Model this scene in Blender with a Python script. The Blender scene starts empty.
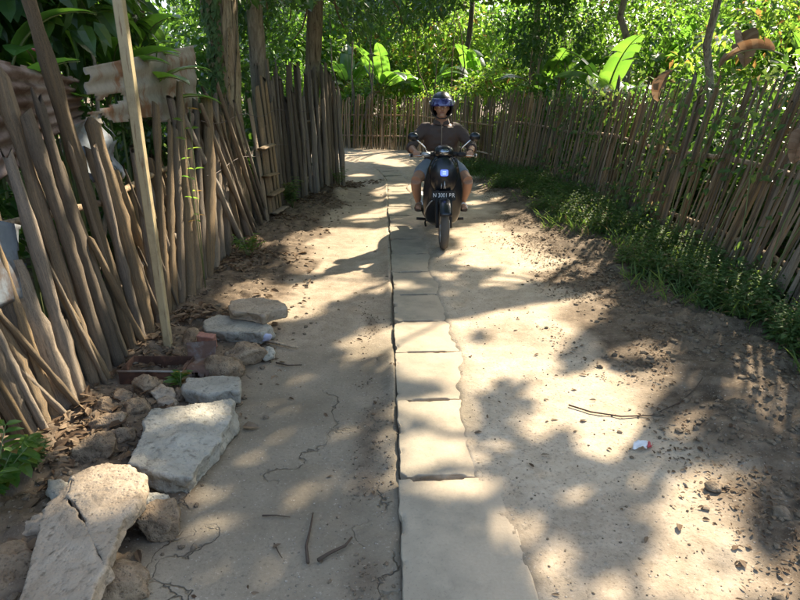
import bpy, bmesh, math, random
import numpy as np
from mathutils import Vector, Matrix, Quaternion

# ------------------------------------------------------------------ camera, sky, sun, exposure
scene = bpy.context.scene
COL = scene.collection
RAD = math.radians
PITCH = RAD(19.3)
CAM_H = 1.6
FPX = 600.0                      # focal length in pixels of an 800 px wide picture

cam_data = bpy.data.cameras.new('camera')
cam = bpy.data.objects.new('camera', cam_data)
COL.objects.link(cam)
cam.location = (0, 0, CAM_H)
cam.rotation_euler = (RAD(90) - PITCH, 0, 0)
cam_data.sensor_width = 36.0
cam_data.lens = 36.0 * FPX / 800.0
cam_data.clip_start = 0.05
cam_data.clip_end = 600.0
scene.camera = cam

SUN_AZ, SUN_EL = RAD(38.3), RAD(42.0)
TO_SUN = np.array([math.sin(SUN_AZ) * math.cos(SUN_EL), math.cos(SUN_AZ) * math.cos(SUN_EL), math.sin(SUN_EL)])

world = bpy.data.worlds.new('World')
scene.world = world
world.use_nodes = True
wn = world.node_tree
wn.nodes.clear()
sky = wn.nodes.new('ShaderNodeTexSky')
sky.sky_type = 'NISHITA'
sky.sun_disc = False
sky.sun_elevation = SUN_EL
sky.sun_rotation = SUN_AZ
sky.dust_density = 2.5
sky.air_density = 1.0
bg = wn.nodes.new('ShaderNodeBackground')
bg.inputs['Strength'].default_value = 0.14
wo = wn.nodes.new('ShaderNodeOutputWorld')
wn.links.new(sky.outputs[0], bg.inputs['Color'])
wn.links.new(bg.outputs[0], wo.inputs['Surface'])

sun_data = bpy.data.lights.new('sun', 'SUN')
sun_data.energy = 5.0
sun_data.angle = RAD(0.9)
sun_data.color = (1.0, 0.88, 0.70)
sun = bpy.data.objects.new('sun', sun_data)
COL.objects.link(sun)
sun.location = (6, 8, 12)
sun.rotation_euler = Vector(TO_SUN).to_track_quat('Z', 'Y').to_euler()

scene.view_settings.view_transform = 'Standard'
scene.view_settings.look = 'None'
scene.view_settings.gamma = 1.0
scene.view_settings.exposure = 1.75
scene.view_settings.use_curve_mapping = False
scene.render.engine = 'CYCLES'
scene.cycles.max_bounces = 8
scene.cycles.diffuse_bounces = 4
scene.cycles.transmission_bounces = 6
scene.cycles.use_denoising = True
scene.cycles.sample_clamp_indirect = 6.0

# ------------------------------------------------------------------ helpers
rng = np.random.default_rng(11)
random.seed(11)
CP, SP = math.cos(PITCH), math.sin(PITCH)


def sstep(a, b, x):
    t = np.clip((np.asarray(x, float) - a) / (b - a), 0, 1)
    return t * t * (3 - 2 * t)


def _hash(ix, iy, iz, seed):
    h = (ix * 374761393 + iy * 668265263 + iz * 2147483647 + seed * 1274126177) & 0xFFFFFFFF
    h = ((h ^ (h >> 13)) * 1274126177) & 0xFFFFFFFF
    h = h ^ (h >> 16)
    return (h & 0xFFFF) / 65535.0


def vnoise(p, seed=0):
    """smooth value noise in -1..1, p is (..., 3)"""
    p = np.asarray(p, float)
    i = np.floor(p).astype(np.int64)
    f = p - i
    f = f * f * (3 - 2 * f)
    out = 0
    for dx in (0, 1):
        wx = f[..., 0] if dx else 1 - f[..., 0]
        for dy in (0, 1):
            wy = f[..., 1] if dy else 1 - f[..., 1]
            for dz in (0, 1):
                wz = f[..., 2] if dz else 1 - f[..., 2]
                out = out + wx * wy * wz * _hash(i[..., 0] + dx, i[..., 1] + dy, i[..., 2] + dz, seed)
    return out * 2 - 1


def fbm(p, seed=0, octaves=4, gain=0.5):
    p = np.asarray(p, float)
    a, s, out = 1.0, 1.0, 0
    for o in range(octaves):
        out = out + a * vnoise(p * s + o * 17.3, seed + o)
        a *= gain
        s *= 2.03
    return out


def n2(x, y, freq, seed=0, octaves=3):
    x, y = np.broadcast_arrays(np.asarray(x, float), np.asarray(y, float))
    return fbm(np.stack([x * freq, y * freq, np.zeros_like(x)], -1), seed, octaves)


def slab_left(y):
    y = np.asarray(y, float)
    return 0.06 - 0.026 * y - 0.045 * np.maximum(0, y - 10.5) ** 2


def left_fence_x(y):
    return np.interp(y, [1.2, 2.2, 3.0, 3.7, 5.8, 8.6, 9.4, 10.4], [-1.77, -1.74, -1.68, -1.66, -1.76, -1.66, -1.34, -0.98])


def gz(x, y):
    """height of the ground"""
    x, y = np.broadcast_arrays(np.asarray(x, float), np.asarray(y, float))
    t = x - slab_left(y)
    e = n2(x, y, 1.7, 3) * 0.06 + n2(x, y, 9, 4, 2) * 0.02
    far = sstep(12.0, 13.5, y)
    z = 0.055 * sstep(0.30, 0.39, t + e) * (1 - far)
    z = z - 0.02 * sstep(-0.012, 0.0, t) * (1 - sstep(0.28, 0.32, t)) * (1 - far)
    z = z + 0.045 * far
    flat = n2(x, y, 1.3, 8) * 0.008
    lside = sstep(0.75, 1.5, -x + n2(x, y, 1.5, 5) * 0.12) * sstep(11.5, 10.2, y)
    rside = sstep(1.15, 2.3, x + n2(x, y, 1.2, 6) * 0.15) * sstep(14.5, 12.0, y)
    side = np.maximum(lside, rside)
    rough = n2(x, y, 5.0, 9, 4) * 0.030 + n2(x, y, 17, 10, 3) * 0.017 + np.abs(n2(x, y, 26, 11, 2)) * 0.014
    z = z + flat + 0.05 * lside + 0.07 * rside + rough * side
    z = z + n2(x, y, 22, 12, 2) * 0.0028
    # heap of dirt at the foot of the tall stakes
    z = z + 0.12 * np.exp(-(((x + 1.05) / 0.35) ** 2 + ((y - 9.5) / 0.6) ** 2)) * (1 + 0.5 * n2(x, y, 6, 14))
    # dirt banked unevenly against the slabs
    z = z + 0.034 * np.exp(-((t + 0.02) / 0.045) ** 2) * sstep(-0.55, 0.35, n2(x, y, 1.6, 16, 3)) * (t < 0.012)
    z = z + 0.016 * np.exp(-(t / 0.20) ** 2) * (t < 0) * (1 - far)
    # shallow wheel ruts
    z = z - 0.012 * np.exp(-((t + 0.16) / 0.09) ** 2) * (0.5 + 0.5 * n2(x, y, 0.8, 15))
    return z


def g1(x, y):
    return float(gz(np.array([x]), np.array([y]))[0])


def ray(u, v):
    dx, dy = (u - 400) / FPX, -(v - 300) / FPX
    return np.array([dx, CP + dy * SP, -SP + dy * CP])


def on_z(u, v, z=0.0):
    r = ray(u, v)
    return r * ((z - CAM_H) / r[2]) + np.array([0, 0, CAM_H])


def on_x(u, v, X):
    r = ray(u, v)
    return r * (X / r[0]) + np.array([0, 0, CAM_H])


def project(P):
    P = np.asarray(P, float)
    dz = P[..., 2] - CAM_H
    zc = P[..., 1] * CP - dz * SP
    yc = P[..., 1] * SP + dz * CP
    zc_ = np.where(zc > 0.05, zc, 0.05)
    return 400 + FPX * P[..., 0] / zc_, 300 - FPX * yc / zc_, zc


def link(o, parent=None):
    COL.objects.link(o)
    if parent is not None:
        o.parent = parent
    return o


def tag(o, label, cat, group=None):
    o['label'] = label
    o['category'] = cat
    if group:
        o['group'] = group
    return o


def kind(o, k, label=None):
    o['kind'] = k
    if label:
        o['label'] = label
    return o


def empty(name, loc=(0, 0, 0), rz=0.0):
    o = bpy.data.objects.new(name, None)
    o.empty_display_size = 0.1
    o.location = loc
    o.rotation_euler = (0, 0, rz)
    return link(o)


def mesh_data(name, V, F, smooth=True, mats=()):
    me = bpy.data.meshes.new(name)
    V = np.asarray(V, dtype=np.float32)
    me.from_pydata(V if len(V) else [], [], F)
    for m in mats:
        me.materials.append(m)
    if smooth and len(me.polygons):
        me.polygons.foreach_set('use_smooth', np.ones(len(me.polygons), bool))
    me.update()
    return me


def add(name, V, F, mat, parent=None, smooth=True, loc=None, rz=None):
    me = mesh_data(name, V, F, smooth, (mat,) if not isinstance(mat, (list, tuple)) else mat)
    o = bpy.data.objects.new(name, me)
    link(o, parent)
    if loc is not None:
        o.location = loc
    if rz is not None:
        o.rotation_euler = (0, 0, rz)
    return o


def share(name, me, parent=None, mw=None):
    o = bpy.data.objects.new(name, me)
    link(o, parent)
    if mw is not None:
        o.matrix_basis = mw
    return o


class MB:
    """collects vertices and faces of ONE part"""
    def __init__(s):
        s.V, s.F = [], []

    def raw(s, V, F):
        o = len(s.V)
        s.V += [tuple(map(float, v)) for v in V]
        s.F += [tuple(int(i) + o for i in f) for f in F]
        return s

    def tube(s, *a, **k):
        return s.raw(*tube(*a, **k))

    def build(s, name, mat, parent=None, smooth=True, **k):
        return add(name, s.V, s.F, mat, parent, smooth, **k)


def tube(pts, rad, seg=8, flat=1.0, side=(1, 0, 0), jitter=0.0, r=None, cap=True):
    """swept tube; rad scalar or list; flat squeezes the second axis"""
    pts = np.asarray(pts, float)
    n = len(pts)
    rad = np.broadcast_to(np.asarray(rad, float), (n,))
    V = []
    up = np.asarray(side, float)
    for i in range(n):
        t = pts[min(i + 1, n - 1)] - pts[max(i - 1, 0)]
        t = t / (np.linalg.norm(t) + 1e-9)
        a = up - t * np.dot(up, t)
        if np.linalg.norm(a) < 1e-4:
            a = np.array([0, 1, 0]) - t * t[1]
        a /= np.linalg.norm(a)
        up = a
        b = np.cross(t, a)
        for k in range(seg):
            q = 2 * math.pi * k / seg
            w = rad[i] * (1 + (r.uniform(-jitter, jitter) if r is not None and jitter else 0))
            V.append(pts[i] + a * math.cos(q) * w + b * math.sin(q) * w * flat)
    F = []
    for i in range(n - 1):
        for k in range(seg):
            k2 = (k + 1) % seg
            F.append((i * seg + k, i * seg + k2, (i + 1) * seg + k2, (i + 1) * seg + k))
    if cap:
        F.append(tuple(range(seg - 1, -1, -1)))
        F.append(tuple((n - 1) * seg + k for k in range(seg)))
    return np.array(V), F


def loft(rings):
    """rings: list of (m,3) loops -> closed skin"""
    m = len(rings[0])
    V = np.concatenate(rings)
    F = []
    for i in range(len(rings) - 1):
        for k in range(m):
            k2 = (k + 1) % m
            F.append((i * m + k, i * m + k2, (i + 1) * m + k2, (i + 1) * m + k))
    F.append(tuple(range(m - 1, -1, -1)))
    F.append(tuple((len(rings) - 1) * m + k for k in range(m)))
    return V, F


def ell_ring(c, a, b, m=20, power=2.0, axis='z'):
    """superellipse loop round c, half sizes a (x) and b (second axis)"""
    q = np.arange(m) * 2 * math.pi / m
    x = a * np.sign(np.cos(q)) * np.abs(np.cos(q)) ** (2 / power)
    y = b * np.sign(np.sin(q)) * np.abs(np.sin(q)) ** (2 / power)
    z = np.zeros(m)
    c = np.asarray(c, float)
    if axis == 'z':
        return np.stack([x, y, z], -1) + c
    if axis == 'y':
        return np.stack([x, z, -y], -1) + c
    return np.stack([z, x, y], -1) + c


def ellipsoid(c, r, nu=20, nv=12):
    V, F = [], []
    for j in range(1, nv):
        a = math.pi * j / nv
        for i in range(nu):
            b = 2 * math.pi * i / nu
            V.append((c[0] + r[0] * math.sin(a) * math.cos(b), c[1] + r[1] * math.sin(a) * math.sin(b), c[2] + r[2] * math.cos(a)))
    V += [(c[0], c[1], c[2] + r[2]), (c[0], c[1], c[2] - r[2])]
    for j in range(nv - 2):
        for i in range(nu):
            i2 = (i + 1) % nu
            F.append((j * nu + i, (j + 1) * nu + i, (j + 1) * nu + i2, j * nu + i2))
    t, bt = (nv - 1) * nu, (nv - 1) * nu + 1
    for i in range(nu):
        i2 = (i + 1) % nu
        F.append((t, i, i2))
        F.append((bt, (nv - 2) * nu + i2, (nv - 2) * nu + i))
    return np.array(V), F


def box(c, s, rot=None):
    V = np.array([(x, y, z) for x in (-.5, .5) for y in (-.5, .5) for z in (-.5, .5)]) * np.asarray(s, float)
    if rot is not None:
        V = V @ np.array(rot.to_3x3().transposed())
    V = V + np.asarray(c, float)
    return V, [(0, 1, 3, 2), (4, 6, 7, 5), (0, 4, 5, 1), (2, 3, 7, 6), (0, 2, 6, 4), (1, 5, 7, 3)]


def remeshed(name, parts, voxel, smooth_it=2, mats=()):
    """one continuous surface over several overlapping closed shapes"""
    mb = MB()
    for V, F in parts:
        mb.raw(V, F)
    me = mesh_data('tmp', mb.V, mb.F, False)
    o = bpy.data.objects.new('tmp', me)
    COL.objects.link(o)
    m = o.modifiers.new('r', 'REMESH')
    m.mode = 'VOXEL'
    m.voxel_size = voxel
    m.use_smooth_shade = True
    if smooth_it:
        s = o.modifiers.new('s', 'SMOOTH')
        s.iterations = smooth_it
        s.factor = 0.5
    dg = bpy.context.evaluated_depsgraph_get()
    out = bpy.data.meshes.new_from_object(o.evaluated_get(dg))
    out.name = name
    bpy.data.objects.remove(o)
    bpy.data.meshes.remove(me)
    for x in mats:
        out.materials.append(x)
    return out


def get_co(me):
    a = np.empty(len(me.vertices) * 3, np.float32)
    me.vertices.foreach_get('co', a)
    return a.reshape(-1, 3).astype(float)


def get_no(me):
    a = np.empty(len(me.vertices) * 3, np.float32)
    me.vertices.foreach_get('normal', a)
    return a.reshape(-1, 3).astype(float)


def set_co(me, V):
    me.vertices.foreach_set('co', np.asarray(V, np.float32).ravel())
    me.update()


# ------------------------------------------------------------------ materials
class NT:
    def __init__(s, name):
        s.m = bpy.data.materials.new(name)
        s.m.use_nodes = True
        s.t = s.m.node_tree
        s.t.nodes.clear()
        s.out = s.n('ShaderNodeOutputMaterial')

    def n(s, typ, **k):
        nd = s.t.nodes.new(typ)
        for a, b in k.items():
            setattr(nd, a, b)
        return nd

    def l(s, a, b):
        s.t.links.new(a, b)

    def val(s, sock, v):
        if hasattr(v, 'links') or isinstance(v, bpy.types.NodeSocket):
            s.l(v, sock)
        else:
            sock.default_value = v

    def coord(s, which='Object'):
        return s.n('ShaderNodeTexCoord').outputs[which]

    def mapping(s, vec, scale=(1, 1, 1), loc=(0, 0, 0)):
        m = s.n('ShaderNodeMapping')
        s.l(vec, m.inputs['Vector'])
        m.inputs['Scale'].default_value = scale
        s.val(m.inputs['Location'], loc)
        return m.outputs[0]

    def noise(s, vec, scale, detail=4, rough=0.55, dist=0.0):
        n = s.n('ShaderNodeTexNoise')
        s.l(vec, n.inputs['Vector'])
        n.inputs['Scale'].default_value = scale
        n.inputs['Detail'].default_value = detail
        n.inputs['Roughness'].default_value = rough
        n.inputs['Distortion'].default_value = dist
        return n.outputs['Fac']

    def voro(s, vec, scale, feature='F1', out='Distance', rnd=1.0):
        n = s.n('ShaderNodeTexVoronoi', feature=feature)
        s.l(vec, n.inputs['Vector'])
        n.inputs['Scale'].default_value = scale
        n.inputs['Randomness'].default_value = rnd
        return n.outputs[out]

    def ramp(s, fac, stops):
        r = s.n('ShaderNodeValToRGB')
        s.l(fac, r.inputs[0])
        e = r.color_ramp.elements
        while len(e) < len(stops):
            e.new(0.5)
        for i, (p, c) in enumerate(stops):
            e[i].position = p
            e[i].color = (c, c, c, 1) if not hasattr(c, '__len__') else (*c, 1)
        return r.outputs[0]

    def mix(s, fac, a, b, blend='MIX'):
        m = s.n('ShaderNodeMix', data_type='RGBA', blend_type=blend)
        s.val(m.inputs[0], fac)
        for sock, v in ((m.inputs[6], a), (m.inputs[7], b)):
            if isinstance(v, bpy.types.NodeSocket):
                s.l(v, sock)
            else:
                sock.default_value = (*v, 1) if len(v) == 3 else v
        return m.outputs[2]

    def math(s, op, a, b=0.0, clamp=False):
        m = s.n('ShaderNodeMath', operation=op, use_clamp=clamp)
        s.val(m.inputs[0], a)
        s.val(m.inputs[1], b)
        return m.outputs[0]

    def bump(s, h, strength=0.5, dist=0.01, normal=None):
        b = s.n('ShaderNodeBump')
        s.l(h, b.inputs['Height'])
        b.inputs['Strength'].default_value = strength
        b.inputs['Distance'].default_value = dist
        if normal is not None:
            s.l(normal, b.inputs['Normal'])
        return b.outputs[0]

    def bsdf(s, color, rough=0.7, normal=None, spec=0.3, metal=0.0, coat=0.0):
        b = s.n('ShaderNodeBsdfPrincipled')
        if isinstance(color, bpy.types.NodeSocket):
            s.l(color, b.inputs['Base Color'])
        else:
            b.inputs['Base Color'].default_value = (*color, 1)
        s.val(b.inputs['Roughness'], rough)
        s.val(b.inputs['Metallic'], metal)
        b.inputs['Specular IOR Level'].default_value = spec
        b.inputs['Coat Weight'].default_value = coat
        b.inputs['Coat Roughness'].default_value = 0.05
        if normal is not None:
            s.l(normal, b.inputs['Normal'])
        return b

    def finish(s, shader):
        s.l(shader if isinstance(shader, bpy.types.NodeSocket) else shader.outputs[0], s.out.inputs['Surface'])
        return s.m


def leaf_mat(name, c1, c2, t1, t2, trans=0.45, rough=0.4, spec=0.45, brown=None, fine=25.0):
    s = NT(name)
    g = s.n('ShaderNodeNewGeometry')
    rnd = g.outputs['Random Per Island']
    col = s.mix(rnd, c1, c2)
    tcol = s.mix(rnd, t1, t2)
    if brown:
        f = s.ramp(s.math('FRACT', s.math('MULTIPLY', rnd, 37.7)), [(0.90, 0.0), (0.93, 1.0)])
        col = s.mix(f, col, brown)
        tcol = s.mix(f, tcol, tuple(min(1, x * 1.6) for x in brown))
    co = s.coord('Object')
    nz = s.noise(co, fine, 3)
    col = s.mix(s.math('MULTIPLY', nz, 0.55), col, tuple(x * 0.45 for x in c1))
    b = s.bsdf(col, rough, s.bump(nz, 0.25, 0.01), spec)
    t = s.n('ShaderNodeBsdfTranslucent')
    s.l(tcol, t.inputs['Color'])
    m = s.n('ShaderNodeMixShader')
    m.inputs[0].default_value = trans
    s.l(b.outputs[0], m.inputs[1])
    s.l(t.outputs[0], m.inputs[2])
    return s.finish(m)


def wood_mat(name, dark, light, third, rough=0.85, grain=22.0):
    s = NT(name)
    oi = s.n('ShaderNodeObjectInfo')
    off = s.n('ShaderNodeCombineXYZ')
    for k in range(3):
        s.l(s.math('MULTIPLY', oi.outputs['Random'], 31.0 + 17 * k), off.inputs[k])
    co = s.coord('Object')
    gr = s.noise(s.mapping(co, (grain, grain, 1.6), off.outputs[0]), 3.0, 6, 0.65, 0.6)
    bl = s.noise(s.mapping(co, (1, 1, 1), off.outputs[0]), 3.5, 4, 0.6)
    col = s.mix(s.ramp(gr, [(0.32, 0.0), (0.68, 1.0)]), dark, light)
    col = s.mix(s.ramp(bl, [(0.45, 0.0), (0.7, 0.75)]), col, third)
    pa = s.noise(s.mapping(co, (1, 1, 1), off.outputs[0]), 11.0, 5, 0.7)
    col = s.mix(s.ramp(pa, [(0.58, 0.0), (0.72, 0.7)]), col, tuple(x * 0.42 for x in dark))
    ck = s.noise(s.mapping(co, (grain * 2.5, grain * 2.5, 1.1), off.outputs[0]), 2.2, 3, 0.6, 0.4)
    col = s.mix(s.ramp(ck, [(0.34, 0.9), (0.41, 0.0)]), col, (0.02, 0.016, 0.012))
    gr = s.math('SUBTRACT', gr, s.ramp(ck, [(0.34, 0.9), (0.41, 0.0)]))
    hue = s.n('ShaderNodeHueSaturation')
    s.l(col, hue.inputs['Color'])
    s.l(s.math('ADD', s.math('MULTIPLY', oi.outputs['Random'], 0.85), 0.6), hue.inputs['Value'])
    s.l(s.math('ADD', s.math('MULTIPLY', s.math('FRACT', s.math('MULTIPLY', oi.outputs['Random'], 7.3)), 0.5), 0.85), hue.inputs['Saturation'])
    h = s.math('ADD', gr, s.math('MULTIPLY', s.noise(co, 40, 3), 0.4))
    return s.finish(s.bsdf(hue.outputs[0], rough, s.bump(h, 0.8, 0.012), 0.2))


def stone_mat(name, base, light, dark, scale=1.0, bump=0.8, pits=True):
    s = NT(name)
    co = s.coord('Object')
    oi = s.n('ShaderNodeObjectInfo')
    a = s.noise(co, 7 * scale, 6, 0.65)
    b = s.noise(co, 38 * scale, 4, 0.6)
    v = s.voro(co, 60 * scale)
    col = s.mix(s.ramp(a, [(0.35, 0.0), (0.65, 1.0)]), base, light)
    col = s.mix(s.ramp(b, [(0.28, 0.9), (0.46, 0.0)]), col, dark)
    hue = s.n('ShaderNodeHueSaturation')
    s.l(col, hue.inputs['Color'])
    s.l(s.math('ADD', s.math('MULTIPLY', oi.outputs['Random'], 0.3), 0.85), hue.inputs['Value'])
    h = s.math('ADD', s.math('MULTIPLY', a, 0.7), s.math('MULTIPLY', b, 0.5))
    if pits:
        h = s.math('ADD', h, s.math('MULTIPLY', s.ramp(v, [(0.0, 0.0), (0.35, 1.0)]), 0.25))
    return s.finish(s.bsdf(hue.outputs[0], 0.92, s.bump(h, bump, 0.02), 0.15))


def plain(name, color, rough=0.5, spec=0.4, metal=0.0, coat=0.0, vary=0.25, scale=30.0, bump=0.1):
    s = NT(name)
    co = s.coord('Object')
    nz = s.noise(co, scale, 4)
    col = s.mix(s.math('MULTIPLY', nz, vary), color, tuple(min(1, x * 0.45 + 0.02) for x in color))
    return s.finish(s.bsdf(col, rough, s.bump(nz, bump, 0.003), spec, metal, coat))


def ground_mat():
    s = NT('earth')
    co = s.coord('Object')
    at = s.n('ShaderNodeAttribute', attribute_name='sandy')
    lo = s.n('ShaderNodeAttribute', attribute_name='loose')
    n_big = s.noise(co, 1.6, 5, 0.6)
    n_mid = s.noise(co, 9, 5, 0.65)
    n_fine = s.noise(co, 70, 4, 0.7)
    packed = s.mix(s.ramp(n_big, [(0.35, 0.0), (0.65, 1.0)]), (0.165, 0.136, 0.095), (0.26, 0.218, 0.158))
    sandy = s.mix(s.ramp(n_mid, [(0.3, 0.0), (0.7, 1.0)]), (0.345, 0.272, 0.185), (0.475, 0.39, 0.285))
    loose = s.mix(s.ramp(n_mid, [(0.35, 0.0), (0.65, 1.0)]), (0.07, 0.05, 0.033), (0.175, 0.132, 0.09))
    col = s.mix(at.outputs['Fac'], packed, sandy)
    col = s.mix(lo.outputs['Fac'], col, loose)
    col = s.mix(s.ramp(n_fine, [(0.30, 0.75), (0.47, 0.0)]), col, (0.14, 0.115, 0.085))
    col = s.mix(s.ramp(n_fine, [(0.60, 0.0), (0.75, 0.5)]), col, (0.55, 0.49, 0.40))
    # scattered grit
    vc = s.n('ShaderNodeTexVoronoi')
    s.l(co, vc.inputs['Vector'])
    vc.inputs['Scale'].default_value = 46
    spot = s.ramp(vc.outputs['Distance'], [(0.16, 1.0), (0.26, 0.0)])
    sep = s.n('ShaderNodeSeparateColor')
    s.l(vc.outputs['Color'], sep.inputs[0])
    keep = s.ramp(sep.outputs[0], [(0.72, 0.0), (0.78, 1.0)])
    grit = s.math('MULTIPLY', spot, keep)
    col = s.mix(s.math('MULTIPLY', grit, 0.45), col, s.mix(sep.outputs[1], (0.10, 0.085, 0.07), (0.50, 0.45, 0.38)))
    # cracks in the hard crust, shade of their hollows painted as dark colour
    wv = s.n('ShaderNodeVectorMath', operation='ADD')
    nc = s.n('ShaderNodeTexNoise')
    s.l(co, nc.inputs['Vector'])
    nc.inputs['Scale'].default_value = 5
    nc.inputs['Detail'].default_value = 4
    sc = s.n('ShaderNodeVectorMath', operation='SCALE')
    s.l(nc.outputs['Color'], sc.inputs[0])
    sc.inputs['Scale'].default_value = 0.42
    s.l(co, wv.inputs[0])
    s.l(sc.outputs[0], wv.inputs[1])
    cd = s.voro(s.mapping(wv.outputs[0], (1.0, 0.62, 1.0)), 1.75, 'DISTANCE_TO_EDGE')
    ck = s.ramp(cd, [(0.0, 1.0), (0.012, 0.0)])
    ckm = s.math('MULTIPLY', ck, s.ramp(s.noise(co, 2.3, 2), [(0.46, 0.0), (0.56, 1.0)]))
    ckm = s.math('MULTIPLY', ckm, s.math('SUBTRACT', 1.0, at.outputs['Fac'], True))
    col = s.mix(s.math('MULTIPLY', ckm, 0.8), col, (0.09, 0.075, 0.055))
    h = s.math('ADD', s.math('MULTIPLY', n_mid, 0.5), s.math('MULTIPLY', n_fine, 0.35))
    h = s.math('ADD', h, s.math('MULTIPLY', grit, 0.5))
    h = s.math('SUBTRACT', h, s.math('MULTIPLY', ckm, 1.5))
    return s.finish(s.bsdf(col, 0.95, s.bump(h, 0.75, 0.012), 0.12))


M = {}
M['earth'] = ground_mat()
sN = NT('cast_concrete')
co = sN.coord('Object')
oi = sN.n('ShaderNodeObjectInfo')
na, nb, nc = sN.noise(co, 4, 6, .65), sN.noise(co, 90, 3, .7), sN.noise(co, 14, 5, .6)
c_ = sN.mix(sN.ramp(na, [(.35, 0.0), (.65, 1.0)]), (0.24, 0.205, 0.15), (0.335, 0.29, 0.215))
c_ = sN.mix(sN.ramp(nc, [(.62, 0.0), (.72, .55)]), c_, (0.17, 0.15, 0.115))
c_ = sN.mix(sN.ramp(nb, [(.28, .7), (.42, 0.0)]), c_, (0.15, 0.13, 0.10))
sx_ = sN.n('ShaderNodeSeparateXYZ')
sN.l(co, sx_.inputs[0])
dust = sN.math('ADD', sN.math('MULTIPLY', sx_.outputs[0], 2.4), sN.math('MULTIPLY', sN.math('SUBTRACT', na, .5), 2.2))
dust = sN.math('ADD', dust, sN.math('MULTIPLY', sN.math('SUBTRACT', oi.outputs['Random'], .5), .5))
c_ = sN.mix(sN.ramp(dust, [(.25, .15), (.85, .95)]), c_, sN.mix(nb, (0.335, 0.265, 0.18), (0.445, 0.365, 0.265)))
M['slab'] = sN.finish(sN.bsdf(c_, .95, sN.bump(sN.math('ADD', na, sN.math('MULTIPLY', nb, .4)), .4, .008), .12))
M['concrete'] = stone_mat('broken_concrete', (0.235, 0.215, 0.17), (0.34, 0.315, 0.255), (0.12, 0.105, 0.08), 0.9, 0.7)
M['concrete_warm'] = stone_mat('weathered_concrete', (0.285, 0.22, 0.15), (0.40, 0.325, 0.235), (0.15, 0.115, 0.08), 0.9, 0.7)
M['rock'] = stone_mat('crusty_rock', (0.15, 0.105, 0.066), (0.28, 0.21, 0.138), (0.055, 0.04, 0.028), 1.3, 1.0)
M['pebble'] = stone_mat('pebbles', (0.12, 0.088, 0.057), (0.235, 0.182, 0.125), (0.055, 0.04, 0.027), 2.0, 0.5)
M['stake'] = wood_mat('weathered_stake', (0.10, 0.076, 0.054), (0.345, 0.28, 0.205), (0.39, 0.285, 0.185))
M['stake_grey'] = wood_mat('grey_stake', (0.085, 0.07, 0.056), (0.255, 0.22, 0.175), (0.29, 0.235, 0.175))
M['bamboo'] = wood_mat('dry_bamboo', (0.16, 0.12, 0.08), (0.40, 0.305, 0.205), (0.29, 0.225, 0.15), 0.7, 12)
M['bamboo_tan'] = wood_mat('tan_bamboo', (0.21, 0.155, 0.10), (0.38, 0.29, 0.195), (0.27, 0.21, 0.15), 0.7, 12)
M['bark'] = wood_mat('bark', (0.11, 0.085, 0.06), (0.31, 0.255, 0.19), (0.24, 0.22, 0.16), 0.95, 9)
M['green_stem'] = plain('green_stem', (0.14, 0.17, 0.06), 0.6, 0.3)
M['banana_stem'] = wood_mat('banana_stem', (0.11, 0.09, 0.045), (0.22, 0.23, 0.09), (0.20, 0.13, 0.07), 0.6, 9)
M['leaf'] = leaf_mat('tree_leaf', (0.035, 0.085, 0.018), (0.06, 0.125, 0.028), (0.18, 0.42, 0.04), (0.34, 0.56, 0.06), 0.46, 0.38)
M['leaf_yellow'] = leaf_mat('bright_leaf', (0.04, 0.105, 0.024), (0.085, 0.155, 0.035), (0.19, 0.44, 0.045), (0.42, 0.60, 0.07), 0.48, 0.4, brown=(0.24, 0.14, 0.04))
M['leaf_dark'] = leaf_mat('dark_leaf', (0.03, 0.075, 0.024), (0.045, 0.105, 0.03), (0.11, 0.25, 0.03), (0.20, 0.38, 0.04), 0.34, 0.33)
M['weed'] = leaf_mat('weed_leaf', (0.055, 0.11, 0.032), (0.135, 0.20, 0.07), (0.14, 0.28, 0.04), (0.30, 0.40, 0.07), 0.38, 0.6, 0.25, brown=(0.20, 0.15, 0.07), fine=60)
M['banana'] = leaf_mat('banana_leaf', (0.04, 0.105, 0.022), (0.055, 0.13, 0.028), (0.20, 0.46, 0.045), (0.29, 0.55, 0.055), 0.42, 0.28, 0.6, fine=9)
M['dry_leaf'] = leaf_mat('dry_leaf', (0.15, 0.092, 0.055), (0.27, 0.19, 0.125), (0.24, 0.125, 0.06), (0.32, 0.20, 0.11), 0.28, 0.75, 0.15, fine=12)
M['litter'] = leaf_mat('fallen_leaf', (0.075, 0.045, 0.026), (0.27, 0.195, 0.125), (0.16, 0.09, 0.04), (0.26, 0.17, 0.08), 0.10, 0.85, 0.1)

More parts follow.
